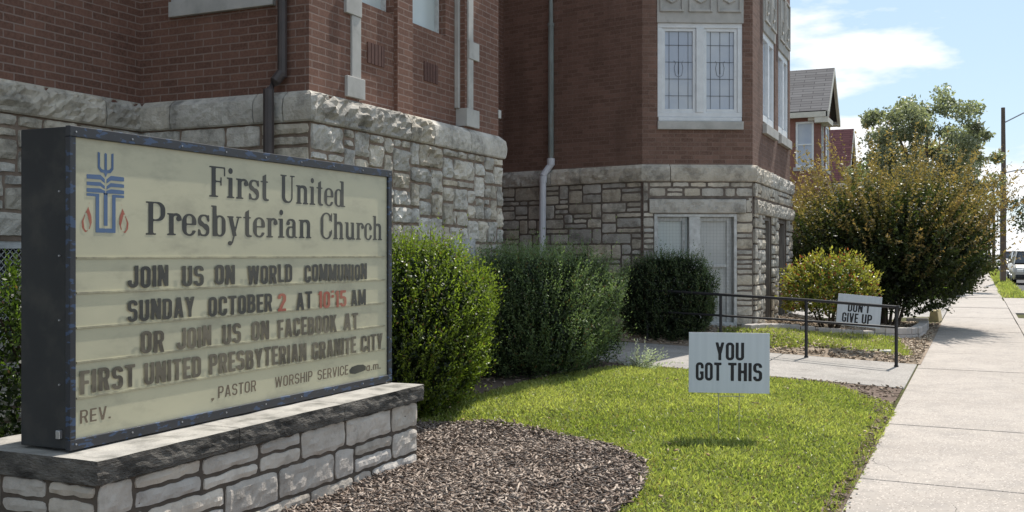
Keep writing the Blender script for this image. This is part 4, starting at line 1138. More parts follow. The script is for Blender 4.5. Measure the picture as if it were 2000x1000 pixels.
# emblem: fish-tail and book strokes of a cross, with a flame on each side
EY, EZ = 3.693, 1.598
def ep(x, y): return fp(.0005)(EY + x * 0.00130, EZ + y * 0.00104)
gE = []
gE.append(D_(s_poly([(-38, 377), (-38, 300), (-24, 281), (-8, 279), (0, 258), (8, 279), (24, 281), (38, 300), (38, 377), (32, 372), (27, 372), (27, 308), (19, 296), (6, 293), (6, 368), (0, 374), (-6, 368), (-6, 293), (-19, 296), (-27, 308), (-27, 372), (-32, 372)]), s_box(0, 0, .1, .1)))
for y0, y1, dip in ((247, 267, 16), (217, 233, 14)):
    for s_ in (-1, 1):
        gE.append(s_poly([(s_ * 90, y0), (s_ * 90, y1), (s_ * 25, y1 + 2), (s_ * 4, y1 - dip), (s_ * 4, y0 - dip), (s_ * 25, y0)]))
for s_ in (-1, 1):
    gE.append(s_poly([(s_ * 90, 186), (s_ * 90, 204), (s_ * 26, 206), (s_ * 2, 196), (s_ * 2, 176), (s_ * 14, 186)]))
    gE.append(s_poly([(s_ * 90, 168), (s_ * 90, 181), (s_ * 31, 181), (s_ * 31, 22), (s_ * 0, 22), (s_ * 0, 2), (s_ * 48, 2), (s_ * 48, 168)]))
gE.append(s_box(-9, 34, 9, 186))
m = MB()
for g in gE:
    for P in contour(g, -94, -2, 94, 382, 3.1): m.poly([ep(*p) for p in P])
m.build('emblem_cross', M['ink_blue'], panel)
for s_ in (-1, 1):
    m = MB()
    g = D_(s_poly([(s_ * x, y) for x, y in ((75, 156), (82, 118), (100, 80), (112, 50), (110, 22), (96, 2), (88, 6), (74, 20), (66, 48), (68, 78), (80, 112))]),
           s_poly([(s_ * x, y) for x, y in ((92, 96), (104, 52), (100, 20), (92, 8), (80, 16), (74, 36), (80, 60), (86, 84))]))
    for P in contour(g, -118, -4, 118, 162, 4.0): m.poly([ep(*p) for p in P])
    m.build('emblem_flame', M['ink_red'], panel)

# ------------------------------------------------------------------ yard signs
def yard_sign(loc, rz, lean, roll, words_, label):
    root = thing('yard_sign', (0, 0, 0), label, 'yard sign', 'printed yard signs on wire stakes')
    zb = 0.325
    m = MB(); m.box((-.305, -.004, zb), (.305, .004, zb + .457))
    bd = m.build('board', M['sign_white'], root, bevel=0.0015)
    m = MB()
    for t_, a, b, z, h in words_: word(m, t_, lambda x, zz: (x, -.0052, zz), a, b, z + zb, h, gothic, 0.075, s=.165, w=.46)
    m.build('lettering', M['sign_black'], bd)
    m = MB()
    for x in (-.078, .078): m.tube([(x, 0.006, -.12), (x, 0.006, zb + .2)], 0.0026, 6)
    for z in (zb - .025,): m.tube([(-.12, 0.006, z), (.12, 0.006, z)], 0.0026, 6)
    m.build('wire_stake', M['wire'], root)
    root.location = loc
    root.rotation_euler = (lean, roll, rz)
    return root
yg = yard_sign((-1.72, 7.75, gz(-1.72, 7.75)), R(22), R(-2), R(0.6), [("YOU", -.105, .112, .248, .135), ("GOT THIS".split()[0], -.252, -.058, .092, .138), ("THIS", -.008, .248, .092, .138)],
               'white yard sign reading YOU GOT THIS, planted in the sunny lawn')
yd = yard_sign((-1.62, 15.62, gz(-1.62, 15.62)), CAM_YAW - 0.42, R(-4), R(4.5), [("DON'T", -.155, .150, .205, .135), ("GIVE", -.225, .0, .048, .138), ("UP", .05, .190, .048, .138)],
               "white yard sign reading DON'T GIVE UP, leaning behind the black handrail")

# ------------------------------------------------------------------ handrail
hr = thing('handrail', (-2.15, 14.5, 0.07), 'black pipe handrail with two rails along the church walkway', 'handrail')
HP = [(-0.97, 14.24), (-2.15, 14.50), (-3.39, 14.75), (-4.55, 14.95)]
zt = [0.80, 0.86, 0.905, 0.95]; zl = [0.535, 0.57, 0.60, 0.63]
m = MB(); m.tube([(-0.93, 14.23, .805)] + [(x, y, z) for (x, y), z in zip(HP, zt)], 0.021, 10); m.build('top_rail', M['black'], hr)
m = MB(); m.tube([(x, y, z) for (x, y), z in zip(HP, zl)], 0.016, 8); m.build('lower_rail', M['black'], hr)
for (x, y), z in zip(HP, zt):
    m = MB(); m.tube([(x, y, gz(x, y) - .02), (x, y, z)], 0.022, 10); m.tube([(x, y, gz(x, y) - .02), (x, y, gz(x, y) + .03)], 0.03, 10)
    m.build('post', M['black'], hr)

# low concrete block edging round the shrub bed
ed = MB(); rg = random.Random(3)
EP = [(-3.22, 15.72), (-3.05, 16.35), (-2.79, 16.92), (-2.33, 17.15), (-1.75, 17.85), (-1.22, 18.5), (-1.0, 19.1), (-0.95, 20.2), (-0.95, 21.4)]
def along(P, d):
    for a, b in zip(P, P[1:]):
        l = math.hypot(b[0] - a[0], b[1] - a[1])
        if d <= l: return (a[0] + (b[0] - a[0]) * d / l, a[1] + (b[1] - a[1]) * d / l, (b[0] - a[0]) / l, (b[1] - a[1]) / l)
        d -= l
    return None
d = 0.12; k = 0
while True:
    q = along(EP, d)
    if q is None: break
    x, y, tx, ty = q
    for lv in range(1 if d < 3.0 else 2):
        z = gz(x, y) - 0.05 + lv * 0.115; w, t = 0.115, 0.085
        sx = rg.uniform(-.006, .006)
        c = rg.uniform(.85, 1.05)
        nx, ny = ty, -tx
        P = []
        for zz in (z, z + 0.112 + (0.03 if lv == 0 and d < 3 else 0)):
            for (a, b) in ((-w, -t), (w, -t), (w, t), (-w, t)):
                P.append((x + tx * a + nx * (b + sx), y + ty * a + ny * (b + sx), zz))
        ed.hexa(P, c=(c, c, c * .98))
    d += 0.242; k += 1
edging = ed.build('block_edging', surf('edging_block', (0.46, 0.42, 0.40), (0.38, 0.35, 0.33), 9, 0.95, 0.1, bmp=.5, attr=True), bevel=0.012)
tag(edging, 'low curved edging of pale concrete blocks around the shrub bed', 'garden edging')
m = MB(); m.box((-1.46, 15.58, gz(-1.4, 15.8) - 0.02), (-1.14, 15.80, gz(-1.4, 15.7) + .02))
tag(m.build('paving_stone', M['trim'], bevel=0.012), 'small pale flat stone lying in the dirt beside the handrail post', 'paving stone')
m = MB()
m.hexa([(-1.42, 23.80, 0.0), (-.98, 23.92, 0.0), (-.98, 24.06, 0.0), (-1.42, 23.94, 0.0), (-1.42, 23.82, 0.10), (-.98, 23.94, 0.10), (-.98, 24.04, 0.10), (-1.42, 23.92, 0.10)])
tag(m.build('wheel_stop', M['concrete'], bevel=0.015), 'pale concrete wheel stop bar lying low beside the driveway', 'wheel stop')
m = MB(); m.hexa([(-.98, 24.0, 0), (-.76, 24.0, 0), (-.72, 24.9, 0), (-.94, 24.9, 0), (-.95, 24.05, .24), (-.80, 24.05, .26), (-.76, 24.85, .26), (-.91, 24.85, .24)])
tag(m.build('timber_block', M['yellow_timber'], bevel=0.02), 'squat faded yellow block at the edge of the sidewalk by the driveway', 'parking block')
# ------------------------------------------------------------------ foliage
NR = np.random.default_rng(11)
def unit(a): return a / (np.linalg.norm(a, axis=1, keepdims=True) + 1e-9)
def leaf_mesh(name, P, D, L, W, col, mat, parent=None, fold=0.18, shape=0.45):
    n = len(P); P = np.asarray(P, float); D = unit(np.asarray(D, float))
    L = np.broadcast_to(np.asarray(L, float), (n,))[:, None]; W = np.broadcast_to(np.asarray(W, float), (n,))[:, None]
    Rv = NR.normal(size=(n, 3))
    Sd = unit(np.cross(D, Rv)); N = np.cross(Sd, D)
    V = np.empty((n, 4, 3))
    mid = P + D * L * shape
    V[:, 0] = P; V[:, 1] = mid + Sd * W / 2 + N * W * fold; V[:, 2] = P + D * L; V[:, 3] = mid - Sd * W / 2 + N * W * fold
    me = bpy.data.meshes.new(name)
    me.vertices.add(n * 4); me.vertices.foreach_set('co', V.astype(np.float32).ravel())
    me.loops.add(n * 4); me.loops.foreach_set('vertex_index', np.arange(n * 4, dtype=np.int32))
    me.polygons.add(n); me.polygons.foreach_set('loop_start', np.arange(0, n * 4, 4, dtype=np.int32)); me.polygons.foreach_set('loop_total', np.full(n, 4, np.int32))
    ca = me.color_attributes.new('tint', 'FLOAT_COLOR', 'POINT')
    c = np.ones((n, 4, 4), np.float32); c[:, :, :3] = np.asarray(col)[:, None, :]
    ca.data.foreach_set('color', c.ravel())
    me.materials.append(mat); me.update(); me.validate()
    o = bpy.data.objects.new(name, me); sc.collection.objects.link(o); put(o, parent)
    return o
def shoots(base, dirs, lens, nl, leaf, ratio, c0, c1, ang=0.75, var=0.2, bend=0.0, start=0.1):
    """leaves set along many short shoots -> P, D, L, W, colour"""
    n = len(base); dirs = unit(dirs)
    t = np.tile(np.linspace(start, 1.0, nl), (n, 1)) + NR.normal(0, .02, (n, nl))
    P = base[:, None, :] + dirs[:, None, :] * (t * lens[:, None])[:, :, None]
    P[:, :, 2] -= bend * (t * lens[:, None]) ** 2
    rv = unit(NR.normal(size=(n * nl, 3))).reshape(n, nl, 3)
    D = dirs[:, None, :] * (1 - ang * .55) + rv * ang
    D[:, -1, :] = dirs
    L = leaf * NR.uniform(1 - var * 1.5, 1 + var * 1.5, (n, nl)) * (1 - .25 * t)
    k = np.clip(t, 0, 1)[:, :, None]
    C = np.asarray(c0)[None, None, :] * (1 - k) + np.asarray(c1)[None, None, :] * k
    C = C * NR.uniform(1 - var, 1 + var, (n, nl, 1)) * NR.uniform(1 - var, 1 + var, (n, 1, 1))
    return P.reshape(-1, 3), D.reshape(-1, 3), L.ravel(), L.ravel() * ratio, C.reshape(-1, 3)
def cat(*sets): return [np.concatenate([s[i] for s in sets]) for i in range(5)]
def superell(n, c, r, p=3.0, zmin=-1.0):
    """points and outward normals on a rounded box"""
    v = unit(NR.normal(size=(n * 2, 3)))
    k = (np.abs(v) ** p).sum(1) ** (-1 / p)
    q = v * k[:, None]
    ok = q[:, 2] > zmin
    q = q[ok][:n]
    nrm = unit(np.sign(q) * np.abs(q) ** (p - 1) / np.asarray(r))
    lump = 1 + np.array([0.13 * noise.noise(tuple(a * 1.8 + np.asarray(c))) + 0.09 * noise.noise(tuple(a * 4.5 + np.asarray(c))) for a in q])
    return np.asarray(c) + q * np.asarray(r) * lump[:, None], nrm
def shrub(name, c, r, label, cat_, leafm, c0, c1, nsh=1500, nl=12, leaf=0.032, ratio=0.42, ln=(.1, .26), up=0.7, p=3.0, inner=5000, group=None, cin=None, tall=0, rot=0.0):
    base_z = c[2] - r[2]
    root = thing(name, (c[0], c[1], base_z), label, cat_, group)
    q, nn = superell(nsh, (0, 0, 0), r, p, -0.97); hh = NR.random(len(q))
    d = nn * (1 - up * .6) + np.array([0, 0, up]) + NR.normal(0, .22, (len(q), 3))
    ln_ = NR.uniform(ln[0], ln[1], len(q))
    ln_ *= (1 + .8 * (NR.random(len(q)) < .12)); ln_[:tall] *= 1.7
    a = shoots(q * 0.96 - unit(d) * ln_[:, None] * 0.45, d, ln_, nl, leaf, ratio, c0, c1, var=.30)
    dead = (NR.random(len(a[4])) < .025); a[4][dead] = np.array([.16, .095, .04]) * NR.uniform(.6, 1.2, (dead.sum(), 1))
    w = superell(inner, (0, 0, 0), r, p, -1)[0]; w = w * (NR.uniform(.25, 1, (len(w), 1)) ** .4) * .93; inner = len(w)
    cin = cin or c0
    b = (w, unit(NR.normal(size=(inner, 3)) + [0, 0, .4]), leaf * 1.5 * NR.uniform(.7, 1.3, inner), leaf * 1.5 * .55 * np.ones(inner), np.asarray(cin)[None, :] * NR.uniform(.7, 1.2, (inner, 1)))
    P, D, L, W, C = cat(a, b)
    ca, sa = math.cos(rot), math.sin(rot)
    for A in (P, D):
        x, y = A[:, 0].copy(), A[:, 1].copy(); A[:, 0] = x * ca - y * sa; A[:, 1] = x * sa + y * ca
    P = P + np.asarray(c)
    P[:, 2] = np.maximum(P[:, 2], base_z + .01)
    leaf_mesh('foliage', P, D, L, W, C, leafm, root)
    m = MB(); rg = random.Random(int(abs(c[0] * 100)))
    for k in range(9):
        a_ = rg.uniform(0, 6.28); rr_ = rg.uniform(.05, .25)
        x, y = c[0] + r[0] * rr_ * math.cos(a_), c[1] + r[1] * rr_ * math.sin(a_)
        x2, y2 = c[0] + r[0] * .6 * math.cos(a_), c[1] + r[1] * .6 * math.sin(a_)
        m.tube([(x, y, base_z - .05), ((x * 2 + x2) / 3, (y * 2 + y2) / 3, base_z + r[2] * .6), (x2, y2, base_z + r[2] * 1.5)], [.02, .015, .006], 6)
    m.build('stem', M['twig'], root)
    return root
g0, g1 = (0.040, 0.066, 0.012), (0.190, 0.240, 0.032)
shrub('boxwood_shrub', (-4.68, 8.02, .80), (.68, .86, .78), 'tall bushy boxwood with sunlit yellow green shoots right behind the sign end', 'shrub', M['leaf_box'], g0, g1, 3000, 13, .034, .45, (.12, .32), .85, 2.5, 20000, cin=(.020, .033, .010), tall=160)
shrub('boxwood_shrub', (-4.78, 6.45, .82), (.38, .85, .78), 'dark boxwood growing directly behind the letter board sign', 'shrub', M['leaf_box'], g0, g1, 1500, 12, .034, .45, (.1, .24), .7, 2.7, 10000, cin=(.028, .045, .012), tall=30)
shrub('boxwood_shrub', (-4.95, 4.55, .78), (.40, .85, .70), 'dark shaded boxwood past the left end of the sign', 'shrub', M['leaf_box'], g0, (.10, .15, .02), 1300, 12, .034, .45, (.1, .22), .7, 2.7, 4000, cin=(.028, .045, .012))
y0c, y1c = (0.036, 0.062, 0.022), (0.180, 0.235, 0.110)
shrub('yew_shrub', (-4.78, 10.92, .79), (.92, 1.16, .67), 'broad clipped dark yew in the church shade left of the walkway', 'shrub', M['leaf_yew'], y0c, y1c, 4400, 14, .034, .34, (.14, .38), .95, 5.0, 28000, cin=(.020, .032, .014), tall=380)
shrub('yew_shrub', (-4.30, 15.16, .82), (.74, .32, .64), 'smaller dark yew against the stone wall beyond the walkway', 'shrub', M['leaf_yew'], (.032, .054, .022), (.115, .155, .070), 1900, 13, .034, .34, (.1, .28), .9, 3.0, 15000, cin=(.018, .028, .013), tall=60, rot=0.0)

# pale dusty-miller like plant at the yew's foot
sp = thing('silver_plant', (-3.70, 11.92, gz(-3.70, 11.92)), 'small silvery leaved plant sprawling at the foot of the broad yew', 'plant')
n = 46
a = NR.uniform(0, 6.28, n); el = NR.uniform(.15, 1.2, n)
dirs = np.stack([np.cos(a) * np.cos(el), np.sin(a) * np.cos(el), np.sin(el)], 1); dirs[:, 0] += .25
base = np.array([-3.72, 11.88, gz(-3.72, 11.88)]) + NR.normal(0, .08, (n, 3)) * [1, 1, 0]
S_ = shoots(base, dirs, NR.uniform(.18, .46, n), 26, .034, .45, (.28, .31, .25), (.50, .52, .44), .8, .18, .5)
leaf_mesh('foliage', *S_, M['leaf_yew'], sp)
m = MB()
for b, d in list(zip(base, unit(dirs)))[:20]: m.tube([tuple(b), tuple(b + d * .2)], [.004, .002], 4)
m.build('stem', M['twig'], sp)

# golden shrub in the bed
gs = thing('golden_shrub', (-2.25, 17.75, .18), 'rounded golden green shrub with reddish tips beside the bay wall', 'shrub')
q, nn = superell(900, (0, 0, 0), (.74, .70, .56), 2.2, -0.6)
d = nn * .8 + [0, 0, .55] + NR.normal(0, .25, (len(q), 3))
a = shoots(q * .95 - unit(d) * .12, d, NR.uniform(.12, .3, len(q)), 10, .062, .5, (.075, .105, .018), (.30, .27, .055), .85, .28)
red = NR.random(len(a[4])) < .10
a[4][red] = np.array([.30, .085, .04]) * NR.uniform(.7, 1.2, (red.sum(), 1))
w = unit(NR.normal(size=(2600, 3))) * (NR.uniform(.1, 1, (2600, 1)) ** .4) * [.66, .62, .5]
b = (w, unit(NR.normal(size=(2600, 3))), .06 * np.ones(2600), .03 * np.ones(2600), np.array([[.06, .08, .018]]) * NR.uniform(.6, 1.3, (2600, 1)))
P, D, L, W, C = cat(a, b); P = P + [-2.25, 17.75, .88]
leaf_mesh('foliage', P, D, L, W, C, M['leaf_box'], gs)
m = MB(); rg = random.Random(4)
for k in range(12):
    a_ = rg.uniform(0, 6.28); m.tube([(-2.25 + .1 * math.cos(a_), 17.75 + .1 * math.sin(a_), gz(-2.25, 17.75) - .05), (-2.25 + .25 * math.cos(a_), 17.75 + .25 * math.sin(a_), .5), (-2.25 + .55 * math.cos(a_), 17.75 + .5 * math.sin(a_), .95)], [.022, .016, .006], 6)
m.build('stem', M['twig'], gs)

# crape myrtle: dark rounded skirt, long upright sprays turning copper at the tips
cm = thing('crape_myrtle', (-1.78, 22.3, 0), 'huge vase shaped shrub, dark below with coppery upright sprays, overhanging the sidewalk', 'shrub')
CB = np.array([-1.70, 22.2, 0.25])
q, nn = superell(1900, (0, 0, 0), (1.95, 1.95, 1.25), 2.2, -0.95)
P0 = CB + [0, 0, 1.32] + q
d = unit(P0 - CB) * .8 + nn * .3 + [0, 0, .25] + NR.normal(0, .25, (len(q), 3))
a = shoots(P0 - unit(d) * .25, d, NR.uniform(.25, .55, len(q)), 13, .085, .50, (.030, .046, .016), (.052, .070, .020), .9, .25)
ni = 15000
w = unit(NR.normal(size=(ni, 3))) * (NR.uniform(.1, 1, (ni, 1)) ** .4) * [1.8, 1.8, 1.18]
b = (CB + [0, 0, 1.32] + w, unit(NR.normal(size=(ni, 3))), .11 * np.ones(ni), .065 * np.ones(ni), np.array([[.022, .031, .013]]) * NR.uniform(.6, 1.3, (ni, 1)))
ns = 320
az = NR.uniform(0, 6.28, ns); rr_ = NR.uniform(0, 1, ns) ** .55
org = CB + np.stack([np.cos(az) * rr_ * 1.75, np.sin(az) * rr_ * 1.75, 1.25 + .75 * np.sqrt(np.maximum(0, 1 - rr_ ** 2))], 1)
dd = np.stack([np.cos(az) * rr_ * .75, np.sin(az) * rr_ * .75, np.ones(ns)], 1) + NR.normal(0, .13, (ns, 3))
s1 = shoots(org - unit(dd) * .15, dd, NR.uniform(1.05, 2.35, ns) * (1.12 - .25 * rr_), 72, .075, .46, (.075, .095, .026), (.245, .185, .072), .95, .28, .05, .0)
nt = 150
az = NR.uniform(-1.9, 1.0, nt)
org = CB + np.stack([np.cos(az) * NR.uniform(1.1, 1.75, nt), np.sin(az) * NR.uniform(1.1, 1.75, nt), NR.uniform(.6, 1.9, nt)], 1)
dd = np.stack([np.cos(az), np.sin(az), NR.uniform(.35, 1.4, nt)], 1) + NR.normal(0, .15, (nt, 3))
s2 = shoots(org, dd, NR.uniform(.7, 1.5, nt), 46, .07, .46, (.080, .092, .028), (.235, .165, .064), .95, .28, .05)
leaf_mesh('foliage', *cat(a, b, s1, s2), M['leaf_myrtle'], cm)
m = MB(); rg = random.Random(6)
for k in range(16):
    a_ = k / 16 * 6.283 + rg.uniform(-.15, .15); r1 = rg.uniform(.1, .22); r2 = rg.uniform(.5, 1.2)
    m.tube([(CB[0] + r1 * math.cos(a_), CB[1] + r1 * math.sin(a_), -.05), (CB[0] + (r1 + r2 * .3) * math.cos(a_), CB[1] + (r1 + r2 * .3) * math.sin(a_), .9), (CB[0] + r2 * math.cos(a_), CB[1] + r2 * math.sin(a_), 2.2), (CB[0] + r2 * 1.2 * math.cos(a_), CB[1] + r2 * 1.2 * math.sin(a_), 2.9)], [.035, .028, .016, .006], 6)
m.build('trunk', M['bark'], cm)
# fresh weeds at the sidewalk edge under it
wp = thing('weed_clump', (-.95, 36.8, 0), 'bright green weed clump at the sidewalk edge past the huge shrub', 'weeds')
q = np.stack([NR.uniform(-1.9, -.75, 150), NR.uniform(36, 38.5, 150), np.zeros(150)], 1)
leaf_mesh('foliage', *shoots(q, NR.normal(0, .4, (150, 3)) + [0, 0, 1], NR.uniform(.2, .6, 150), 9, .12, .5, (.09, .15, .02), (.18, .26, .03), .9), M['leaf_box'], wp)

def tree(name, loc, h, cr, label, c0, c1, n=9000, clumps=60, leaf=.2, trunk_r=.22, seed=1, group=None, squash=.8, cbase=.28):
    root = thing(name, loc, label, 'tree', group)
    rg = np.random.default_rng(seed); x, y, z = loc
    cz = h * (cbase + (1 - cbase) / 2); rz = h * (1 - cbase) / 2
    m = MB(); rr = random.Random(seed)
    m.tube([(x, y, z - .2), (x + .1, y, z + h * .2), (x, y + .1, z + h * .45), (x + .1, y, z + h * .8)], [trunk_r * 1.25, trunk_r, trunk_r * .7, trunk_r * .15], 10)
    v = unit(rg.normal(size=(clumps, 3))) * (rg.uniform(.15, 1, (clumps, 1)) ** .42) * [cr, cr, rz]
    cen = np.array([x, y, z + cz]) + v
    for k in range(min(clumps, 22)):
        e = cen[k]; s = h * rr.uniform(.2, .5)
        m.tube([(x, y, z + s), tuple((np.array([x, y, z + s]) * .5 + e * .5) + [0, 0, .2]), tuple(e)], [trunk_r * .4, trunk_r * .22, .02], 6)
    m.build('trunk', M['bark'], root)
    per = n // clumps
    rad = rg.uniform(.55, 1.15, (clumps, 1, 1)) * cr * 2.1 / math.sqrt(clumps)
    P = cen[:, None, :] + unit(rg.normal(size=(clumps * per, 3))).reshape(clumps, per, 3) * (rg.uniform(0, 1, (clumps, per, 1)) ** .5) * rad * [1, 1, squash]
    k = rg.uniform(0, 1, (clumps, per, 1))
    C = (np.asarray(c0) * (1 - k) + np.asarray(c1) * k) * rg.uniform(.75, 1.25, (clumps, 1, 1))
    L = leaf * rg.uniform(.6, 1.4, clumps * per)
    leaf_mesh('crown', P.reshape(-1, 3), rg.normal(size=(clumps * per, 3)) - [0, 0, .3], L, L * .55, C.reshape(-1, 3), M['leaf_tree'], root)
    return root
tree('broad_tree', (-2.0, 45.5, 0), 8.3, 3.0, 'large pale green airy tree rising behind the huge coppery shrub', (.17, .185, .115), (.33, .34, .235), 34000, 170, .15, .22, 5)
tree('broad_tree', (-7.6, 70, 0), 8.0, 3.2, 'smaller bright green tree between the red roofed house and the airy tree', (.10, .16, .03), (.17, .24, .05), 5000, 45, .25, .2, 6)
tree('dark_tree', (9.0, 150, 0), 10.5, 5.6, 'dark green street tree beyond the parked cars at the far right', (.030, .042, .022), (.055, .07, .036), 6000, 50, .4, .3, 8, 'dark trees down the street')
tree('dark_tree', (14.5, 165, 0), 11.5, 6.5, 'second dark street tree at the right edge behind the nearer dark one', (.030, .042, .022), (.055, .07, .036), 5000, 45, .45, .3, 9, 'dark trees down the street')
tree('hazy_tree', (-3.5, 260, 0), 8.0, 6, 'tiny greyish tree at the far end of the sidewalk', (.10, .115, .085), (.15, .165, .12), 2500, 30, .7, .3, 10)

# ------------------------------------------------------------------ houses down the street
def hbox(m, a, b): m.box(a, b)
def house(x, y, w, dp, zw, ridge, roofm, wallm, label, over=.55, win=True):
    """gable end faces the street (+X); the near side wall faces -Y"""
    root = thing('house', (x - dp / 2, y + w / 2, 0), label, 'house', 'houses beyond the church')
    fs = Fr((x - dp, y), (x, y)); ff = Fr((x, y), (x, y + w))
    holes = [(dp - 1.05, dp - .28, zw - 2.72, zw - .72)]
    m = MB()
    fs.panel(m, 0, dp, 0, zw, holes, .12)
    fh = [(.35, 1.0, zw - 2.72, zw - .72), (w - 1.6, w - .5, zw - 2.72, zw - .72)]
    ff.panel(m, 0, w, 0, zw, fh, .12, uoff=dp)
    mid = y + w / 2
    m.poly([(x, y, zw), (x, y + w, zw), (x, mid, ridge)], [(0, zw), (w, zw), (w / 2, ridge)])
    fb = Fr((x, y + w), (x - dp, y + w)); fb.panel(m, 0, dp, 0, zw)
    m.build('wall', wallm, root)
    m = MB()
    rx = x + over
    sl = (ridge - zw) / (w / 2); ez = zw - sl * over
    for s_ in (-1, 1):
        ey = mid + s_ * (w / 2 + over)
        ln = math.hypot(w / 2 + over, ridge - ez)
        q = [(x - dp - over, ey, ez), (rx, ey, ez), (rx, mid, ridge), (x - dp - over, mid, ridge)]
        t = .09
        qt = [(a, b, c + t) for a, b, c in q]
        uv = [(0, 0), (dp + 2 * over, 0), (dp + 2 * over, ln), (0, ln)]
        if s_ > 0: qt, uv, q = qt[::-1], uv[::-1], q[::-1]
        m.poly(qt, uv); m.poly(q[::-1])
    rf = m.build('roof', roofm, root)
    m = MB()
    for s_ in (-1, 1):
        ey = mid + s_ * (w / 2 + over)
        m.box((x - dp - over, min(ey, ey - s_ * .12), ez - .18), (rx - .04, max(ey, ey - s_ * .12), ez + .05))
        m.box((x - dp - over, min(ey - s_ * .12, mid + s_ * w / 2), ez - .14), (rx - .05, max(ey - s_ * .12, mid + s_ * w / 2), ez - .10))
        m.hexa([(rx - .1, ey, ez - .2), (rx + .03, ey, ez - .2), (rx + .03, mid, ridge - .2), (rx - .1, mid, ridge - .2), (rx - .1, ey, ez + .06), (rx + .03, ey, ez + .06), (rx + .03, mid, ridge + .09), (rx - .1, mid, ridge + .09)])
    # cornice return at the street corner
    m.box((x - .2, y - over + .02, ez - .42), (rx - .02, y + 1.4, ez - .19))
    m.box((x - .5, y - .2, ez - .30), (x + .2, y + .05, ez - .05))
    m.build('eave', M['eave'], root)
    if win:
        for fr, hs in ((fs, holes), (ff, fh)):
            for h in hs:
                w_ = glazed(root, fr, h[0], h[1], h[2], h[3], 0.0, .09, M['glass'], M['white'])
                k = MB(); zc = (h[2] + h[3]) / 2
                fr.box(k, h[0] + .09, h[1] - .09, zc - .03, zc + .03, -.05, -.02); k.build('sash', M['white'], w_)
                k = MB(); fr.box(k, h[0] - .1, h[1] + .1, h[2] - .16, h[2], -.05, .08); k.build('sill', M['trim'], w_)
    return root
house(-6.25, 46.2, 3.3, 9, 8.0, 9.75, M['shingle'], M['house_brick'], 'brick house with grey shingle gable roof and cream eaves just past the church', .38)
house(-7.0, 61.5, 4.2, 9, 5.9, 8.8, M['shingle_red'], M['house_brick'], 'brick house with dark red shingle roof beyond the grey roofed one', .3)
house(-7.0, 84, 7, 10, 6.2, 8.6, M['shingle'], M['pale_siding'], 'pale gabled house half hidden behind the tall coppery shrub', .4)

# ------------------------------------------------------------------ utility poles
def pole(x, y, h, r, label, arms=()):
    root = thing('utility_pole', (x, y, 0), label, 'utility pole', 'utility poles along the verge')
    m = MB(); m.tube([(x, y, -.3), (x + .03, y, h * .5), (x, y, h)], [r, r * .85, r * .65], 12)
    m.build('pole', M['pole'], root)
    for z, ln, rise in arms:
        m = MB(); m.tube([(x, y, z), (x + ln * .35, y - .1, z + rise * .6), (x + ln * .7, y - .2, z + rise * .92), (x + ln, y - .3, z + rise)], .035, 6)
        if rise > .25: m.box((x + ln - .05, y - .42, z + rise - .07), (x + ln + .55, y - .18, z + rise + .04))
        m.build('lamp_arm' if rise > .25 else 'bracket', M['rim'], root)
    if len(arms):
        m = MB(); m.tube([(x - r * .9, y - .05, 0.2), (x - r * .8, y - .05, h * .62), (x - r * .2, y - .12, h * .66)], .03, 6); m.build('conduit', M['wire'], root)
    return root
pole(1.17, 58, 8.95, .145, 'nearest brown utility pole on the verge, carrying a curved lamp arm', ((8.15, 2.6, .75), (5.6, 1.6, .18)))
pole(1.20, 96, 7.5, .14, 'second thinner utility pole, just beyond the lamp pole')
pole(1.25, 140, 7.0, .14, 'third small utility pole far down the verge')
pole(1.3, 190, 6.5, .15, 'farthest tiny utility pole down the verge')

